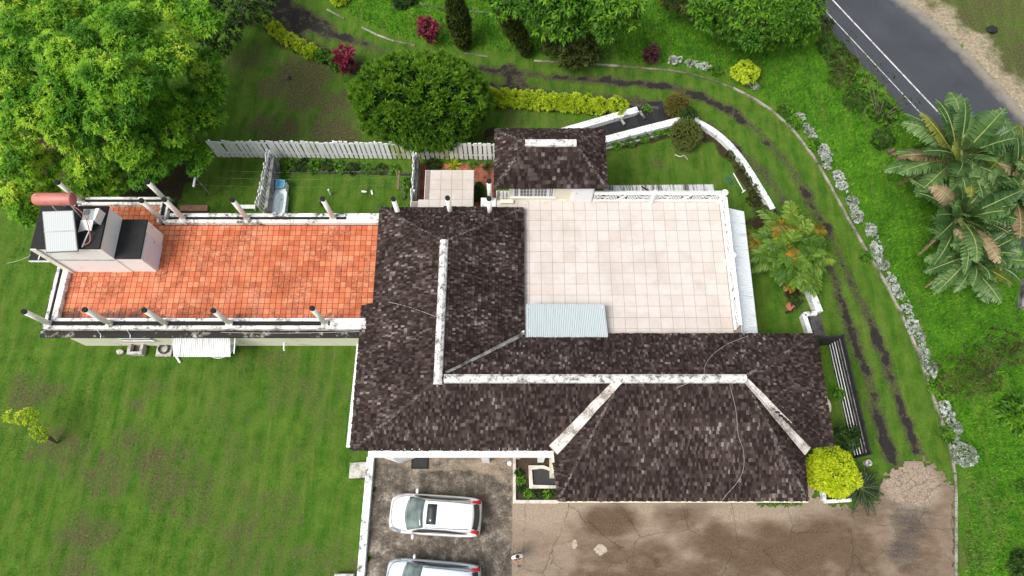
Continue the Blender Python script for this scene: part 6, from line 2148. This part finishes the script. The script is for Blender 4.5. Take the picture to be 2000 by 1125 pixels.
def frond(parent, base, az, el, length, leaflet, pairs, mat, droop=.6, wd=.05, name='frond', vee=.5, tint=.5, taper=True):
    """feather frond: arched rib with leaflets both sides"""
    d = Vector((math.cos(az) * math.cos(el), math.sin(az) * math.cos(el), math.sin(el)))
    base = Vector(base)
    pts = []
    for i in range(11):
        t = i / 10
        pts.append(base + d * (length * t) - Vector((0, 0, droop * length * t * t)))
    pos, dirs, lens = [], [], []
    for i in range(pairs):
        t = .18 + .82 * i / (pairs - 1)
        k = min(int(t * 10), 9)
        p = pts[k].lerp(pts[k + 1], t * 10 - k)
        tg = (pts[k + 1] - pts[k]).normalized()
        sd = tg.cross(Vector((0, 0, 1))).normalized()
        upv = sd.cross(tg)
        for sg in (-1, 1):
            j = rnd.uniform(-.12, .12)
            dd = sd * sg * (.85 + j) + tg * (.45 + .4 * t) + upv * (vee + rnd.uniform(-.15, .15))
            pos.append(p)
            dirs.append(dd.normalized())
            lens.append(leaflet * (math.sin(math.pi * (.12 + .8 * t)) * .75 + .25 if taper else 1) * rnd.uniform(.85, 1.1))
    v, f = leaf_arrays(np.array([tuple(q) for q in pos]), np.array([tuple(q) for q in dirs]), np.array(lens), np.full(len(pos), wd), .35, .1)
    ob = np_mesh(name, v, f, mat, parent, None, {'tint': ('FLOAT', np.clip(np.full(len(v), tint) + np.repeat(rng.normal(0, .08, len(pos)), 4), 0, 1))})
    MB().tube(pts, [.028 * (1 - .8 * i / 10) for i in range(11)], 5).build('rib', M_STEM, ob)
    return ob


cy = thing('cycad', 'dark green spiky cycad beside the yellow bush', 'plant', G(1672, 955))
cb = G(1672, 955)
MB().tube([cb - Vector((0, 0, .05)), cb + Vector((0, 0, .45))], [.2, .16], 10).build('stem', M_BARK, cy)
for i in range(34):
    frond(cy, cb + Vector((0, 0, .42)), i * 2.399, R(rnd.uniform(5, 55)), rnd.uniform(1.0, 1.45), .2, 26, L_CYC, .35, .026, 'frond', .25, rnd.uniform(.15, .7))

# small feather palm beside the drive
pb_ = Vector((P(1545, 485, 1.8).x, P(1545, 485, 1.8).y, 0))
pm_ = thing('feather_palm', 'bushy feather palm with orange tinged fronds inside the curving drive', 'palm', pb_)
for i in range(8):
    a = i * .785
    top = pb_ + Vector((.55 * math.cos(a), .5 * math.sin(a), 1.3 + .3 * (i % 3)))
    MB().tube([pb_ + Vector((.15 * math.cos(a), .15 * math.sin(a), -.05)), top], [.1, .07], 8).build('stem', M_STEM, pm_)
    for j in range(16):
        az = a + j * .393 + rnd.uniform(-.3, .3)
        yel = rnd.random() < .24
        frond(pm_, top, az, R(rnd.uniform(12, 70)), rnd.uniform(1.5, 2.5), .66, 38, L_PALMY if yel else L_PALM, rnd.uniform(.25, .6), .12, 'frond', .1, rnd.uniform(.2, .95))


def paddle(parent, base, az, el, stalk, length, width, mat, droop=.5, torn=.3, tint=.5, roll=0.0):
    """banana-like blade on a long stalk, its halves split into ribbons"""
    d = Vector((math.cos(az) * math.cos(el), math.sin(az) * math.cos(el), math.sin(el)))
    base = Vector(base)
    T = stalk + length
    def at(s):
        t = s / T
        return base + d * s - Vector((0, 0, droop * T * t * t * t))
    N = 28
    vs, fs, tn = [], [], []
    for i in range(N):
        s0, s1 = stalk + length * i / N, stalk + length * (i + 1) / N
        p0, p1 = at(s0), at(s1)
        tg = (p1 - p0).normalized()
        sd0 = tg.cross(Vector((0, 0, 1))).normalized()
        upv = sd0.cross(tg)
        prof = lambda q: width * (math.sin(math.pi * min(1, .1 + .9 * q) ** .75) ** .6 if 0 <= q < 1 else 0) * .5
        for sg in (-1, 1):
            sd = (sd0 * math.cos(roll) + upv * math.sin(roll)) * sg
            w0, w1 = prof(i / N), prof((i + 1) / N)
            gap = rnd.random() < torn
            sag = .18 + (rnd.uniform(-.1, .3) if gap else 0)
            sweep = tg * (.3 * (w0 + w1) / 2)
            g = (p1 - p0) * (.3 if gap else .0)
            b = len(vs)
            down = Vector((0, 0, -1)) * sag
            tw = tg * rnd.uniform(-.05, .12) if gap else Vector()
            m0 = p0 + sd * w0 * .55 + upv * .10 * w0 + sweep * .5
            m1 = p1 + sd * w1 * .55 + upv * .10 * w1 + sweep * .5
            vs += [p0 + g * .2, p1, m0 + g * .6, m1, p0 + sd * w0 + sweep + down * w0 + g + tw, p1 + sd * w1 + sweep + down * w1 + tw - g * .3]
            fs += [(b, b + 1, b + 3, b + 2), (b + 2, b + 3, b + 5, b + 4)]
            tn += [min(1, max(0, tint + rnd.uniform(-.14, .14)))] * 6
    ob = np_mesh('frond', np.array([tuple(v) for v in vs]), np.array(fs), mat, parent, None, {'tint': ('FLOAT', tn)}, smooth=False)
    MB().tube([at(T * i / 10) + Vector((0, 0, .012)) for i in range(11)], [.05 * (1 - .85 * i / 10) for i in range(11)], 6).build('midrib', plain_mid, ob)
    return ob


plain_mid = plain('leaf_midrib', (.3, .36, .12), .6)
tp_specs = [('tall fan palm with big torn paddle leaves at the top of the right-hand clump', P(1868, 312, 3.4), 44, 1.2),
            ('paddle-leaved palm in the middle of the right-hand clump, leaning left', P(1868, 428, 2.8), 44, 1.1),
            ('paddle-leaved palm at the far right of the right-hand clump', P(1975, 365, 3.6), 44, 1.2),
            ('lower paddle-leaved palm at the bottom of the right-hand clump', P(1895, 505, 2.0), 40, .92)]
for lab, top, cnt, sz in tp_specs:
    b = Vector((top.x + .25, top.y - .15, 0))
    t = thing('paddle_palm', lab, 'palm', b, 'paddle-leaved palms beside the road')
    MB().tube(smooth_line([b - Vector((0, 0, .05)), b.lerp(top, .5) + Vector((.1, 0, 0)), top], 3), [.22, .2, .19, .18, .17, .16, .15], 9).build('trunk', M_BARK, t, True)
    for i in range(cnt):
        az = 360.0 * i / cnt + rnd.uniform(-12, 12)
        dead = rnd.random() < .1
        el = rnd.uniform(5, 70)
        paddle(t, top + Vector((rnd.uniform(-.15, .15), rnd.uniform(-.15, .15), rnd.uniform(-.2, .3))), R(az), R(el), .7 * sz, rnd.uniform(2.1, 2.9) * sz, rnd.uniform(.85, 1.1) * sz, L_DEAD if dead else L_BANY if rnd.random() < .1 else L_BAN, rnd.uniform(.1, .4), rnd.choice((.5, .8, .95)), rnd.uniform(.2, 1.0), rnd.uniform(-.6, .6))
    for az in (rnd.uniform(160, 240),):
        paddle(t, top - Vector((0, 0, .3)), R(az), R(-8), .8, 1.3, .42, L_DEAD, .5, .6, rnd.uniform(.2, .8), .8)
    for q in range(7):      # pale fan of leaf stalks
        a = R(70 + (q - 3) * 13)
        MB().tube([top - Vector((0, 0, .5)), top + Vector((.5 * math.cos(a), .5 * math.sin(a), .4)), top + Vector((1.1 * math.cos(a), 1.1 * math.sin(a), .8))], [.05, .035, .02], 5).build('stalk', plain_mid, t)
fd = G(1795, 343)
df = thing('fallen_frond', 'dry brown frond hanging left of the tall fan palm', 'frond', fd)
frond(df, P(1825, 318, 1.4), R(205), R(-25), 1.9, .3, 26, L_DEAD, .15, .045, 'dead_leaflets', -.3, .5)

# verge scrub along the road edge
def scrub(label, px, py, r, h, mat, **kw):
    return shrub('verge_scrub', label, px, py, r, h, mat, 8, .17, .06, 22, 'scrub along the road edge', cat='bush', **kw)
for i, (x, y, r, m) in enumerate(((1600, 55, 26, L_OLIVE), (1618, 95, 28, L_DARK), (1645, 125, 30, L_OLIVE), (1640, 155, 28, L_OLIVE), (1680, 165, 28, L_MID), (1700, 195, 28, L_MID), (1668, 200, 26, L_DARK), (1720, 225, 28, L_DARK), (1735, 250, 26, L_MID), (1765, 315, 20, L_MID), (1800, 300, 24, L_MID), (1720, 275, 22, L_DARK))):
    scrub('scruffy bush, %s from the top along the near edge of the road' % ORD[i], x, y, r, .55, m, inner=False)
def sapling(name, label, px, py, tips, mat, ln=.22, wd=.1, k=7, cat='tree', dens=14, r=.35):
    b = G(px, py)
    t = thing(name, label, cat, b)
    lob = []
    mb = MB()
    for (a, c, z) in tips:
        q = P(a, c, z)
        mb.tube(smooth_line([b - Vector((0, 0, .03)), b.lerp(q, .5) + Vector((0, 0, .15)), q], 3), [.03, .026, .022, .018, .014, .01, .006], 6)
        lob.append((tuple(q), (r, r, r * .7)))
    mb.build('trunk', M_BARK, t)
    foliage(t, lob, dens, k, ln, wd, mat, inner=False, low=-.8, spread=(.3, 1.4))
    return t
sapling('sapling', 'small lime green sapling on the left lawn', 112, 866, [(60, 825, 1.6), (50, 808, 1.6), (72, 842, 1.3), (42, 815, 1.8), (80, 850, 1.2), (20, 812, 1.6), (62, 808, 1.7)], L_YEL2, .15, .06, 8, dens=30, r=.27)
sapling('sparse_tree', 'sparse olive tree on the rough grass right of the silver shrubs', 1945, 718, [(1890, 720, 1.8), (1870, 735, 1.6), (1905, 750, 1.4), (1925, 700, 2.0), (1950, 660, 2.0), (1860, 715, 1.6), (1980, 670, 2.2), (1915, 730, 1.5), (1885, 755, 1.4), (1935, 745, 1.2), (1965, 700, 1.6), (1995, 690, 1.8), (1900, 690, 2), (1855, 750, 1.2)], L_OLIVE, .17, .06, 8, dens=13, r=.5)
sapling('roadside_sapling', 'thin leaning sapling reaching over the road edge', 1715, 235, [(1710, 130, 2.2), (1660, 70, 2.0), (1735, 150, 2.0), (1770, 195, 1.6), (1785, 200, 1.8), (1690, 110, 2.0)], L_OLIVE, .14, .05, 7, dens=10, r=.3)
shrub('broad_plant', 'tropical plant with broad leaves at the right edge of the rough grass', 1985, 812, 34, .8, L_MID, 9, .4, .14, 12, cat='plant')
shrub('corner_bush', 'dark green bush in the bottom right corner', 1992, 1108, 28, .8, L_DARK, 9, .2, .08, 30)
shrub('corner_bush', 'small lime tuft on the grass at the right edge', 1998, 952, 14, .4, L_MID, 8, .16, .07, 30)
# beds below the fence and the walls, patio pots
for i, (x, y, r) in enumerate(((565, 325, 14), (590, 326, 14), (615, 327, 14), (640, 327, 13), (665, 329, 12), (690, 330, 12), (715, 331, 11), (745, 333, 11), (770, 334, 11))):
    shrub('bed_plant', 'low green plant, %s from the left in the strip below the picket fence' % ORD[i], x, y, r, .3, L_DARK if i % 2 else L_MID, 8, .16, .08, 26, 'plants below the picket fence')
for i, (x, y, r) in enumerate(((1205, 283, 11), (1230, 277, 12), (1255, 270, 12), (1280, 263, 10), (1300, 258, 9))):
    shrub('bed_plant', 'low green plant, %s from the left in the bed below the garden wall' % ORD[i], x, y, r, .3, L_MID, 8, .15, .07, 30, 'plants below the garden wall')
for i, (x, y, r) in enumerate(((1425, 305, 9), (1445, 330, 10), (1462, 350, 10), (1475, 375, 12), (1470, 395, 13), (1490, 415, 12))):
    shrub('bed_plant', 'scrubby plant, %s from the top inside the curving wall' % ORD[i], x, y, r, .35, L_OLIVE, 8, .15, .06, 24, 'plants inside the curving wall')
o = shrub('pit_plant', 'small green plant at the head of the sunken steps', 1262, 218, 11, .35, L_MID, 8, .15, .07, 30)
shrub('pot_plant', 'small leafy plant growing in the terracotta pot by the black rack', 1545, 592, 9, .35, L_DARK, 8, .18, .07, 30).location.z += .3
def spiky(label, px, py, r, mat, z=0.0, n=26):
    b = G(px, py) + Vector((0, 0, z))
    t = thing('spiky_plant', label, 'plant', b)
    v, f = rosettes(np.array([tuple(b)] * 2), np.array([[0, 0, 1.0]] * 2), n, r, r * .1, (.3, 1.35), .2)
    np_mesh('leaves', v, f, mat, t, None, {'tint': ('FLOAT', np.repeat(rng.uniform(.3, .9, 2 * n), 4))})
spiky('spiky lime green plant in the middle of the patio bed', 885, 326, .55, L_YEL2, .1)
spiky('spiky dark plant at the right of the patio bed', 924, 324, .45, L_MID, .1)
spiky('leafy dark plant beside the pavilion wall on the patio', 955, 332, .55, L_DARK, .2)
shrub('patio_bush', 'dark bush between the tiled canopy and the stair landing', 935, 388, 14, 1.4, L_DARK, 9, .2, .08, 30)
shrub('patio_bush', 'low dark fern in the patio corner under the mossy pickets', 848, 326, 12, .4, L_DARK, 9, .2, .06, 30)
shrub('fence_bush', 'small bush beside the brown clothes-line pole', 793, 365, 13, .5, L_MID, 8, .18, .07, 26)
for i, (x, y, r) in enumerate(((1013, 925, 8), (1016, 940, 8), (1018, 955, 8), (1032, 963, 8), (1050, 964, 8), (1068, 964, 8), (1082, 963, 7))):
    o = shrub('bed_plant', 'low leafy plant, %s going around the pond planter' % ORD[i], x, y, r, .22, L_MID if i % 2 else L_DARK, 8, .13, .07, 50, 'plants in the pond planter')
    o.location.z += .12
for i in range(9):
    x = 1485 + i * 9
    shrub('edge_weed', 'small green weed, %s along the front edge of the carport roof' % ORD[i], x, 984, 6, .12, L_MID, 7, .09, .05, 50, 'weeds along the carport', inner=False, n=2)
tree('climber', 'leafy climbing shrub behind the slatted fence at the yellow bush', 'shrub', G(1655, 868), [lobe(1650, 860, 1.0, 22), lobe(1664, 850, 1.3, 14), lobe(1640, 848, 1.2, 14)], 24, 8, .17, .08, L_DARK, .05)
shrub('fence_climber', 'small green plant hugging the inside of the slatted fence', 1638, 772, 10, .8, L_MID, 7, .18, .09, 20)
shrub('top_bush', 'yellowish bush cut off by the top edge above the kerb', 665, 2, 16, .7, L_YEL2, 8, .2, .09, 30)
shrub('top_bush', 'dark bush cut off by the top edge left of the pink cordyline', 790, 0, 26, .6, L_DARK, 8, .2, .09, 26)
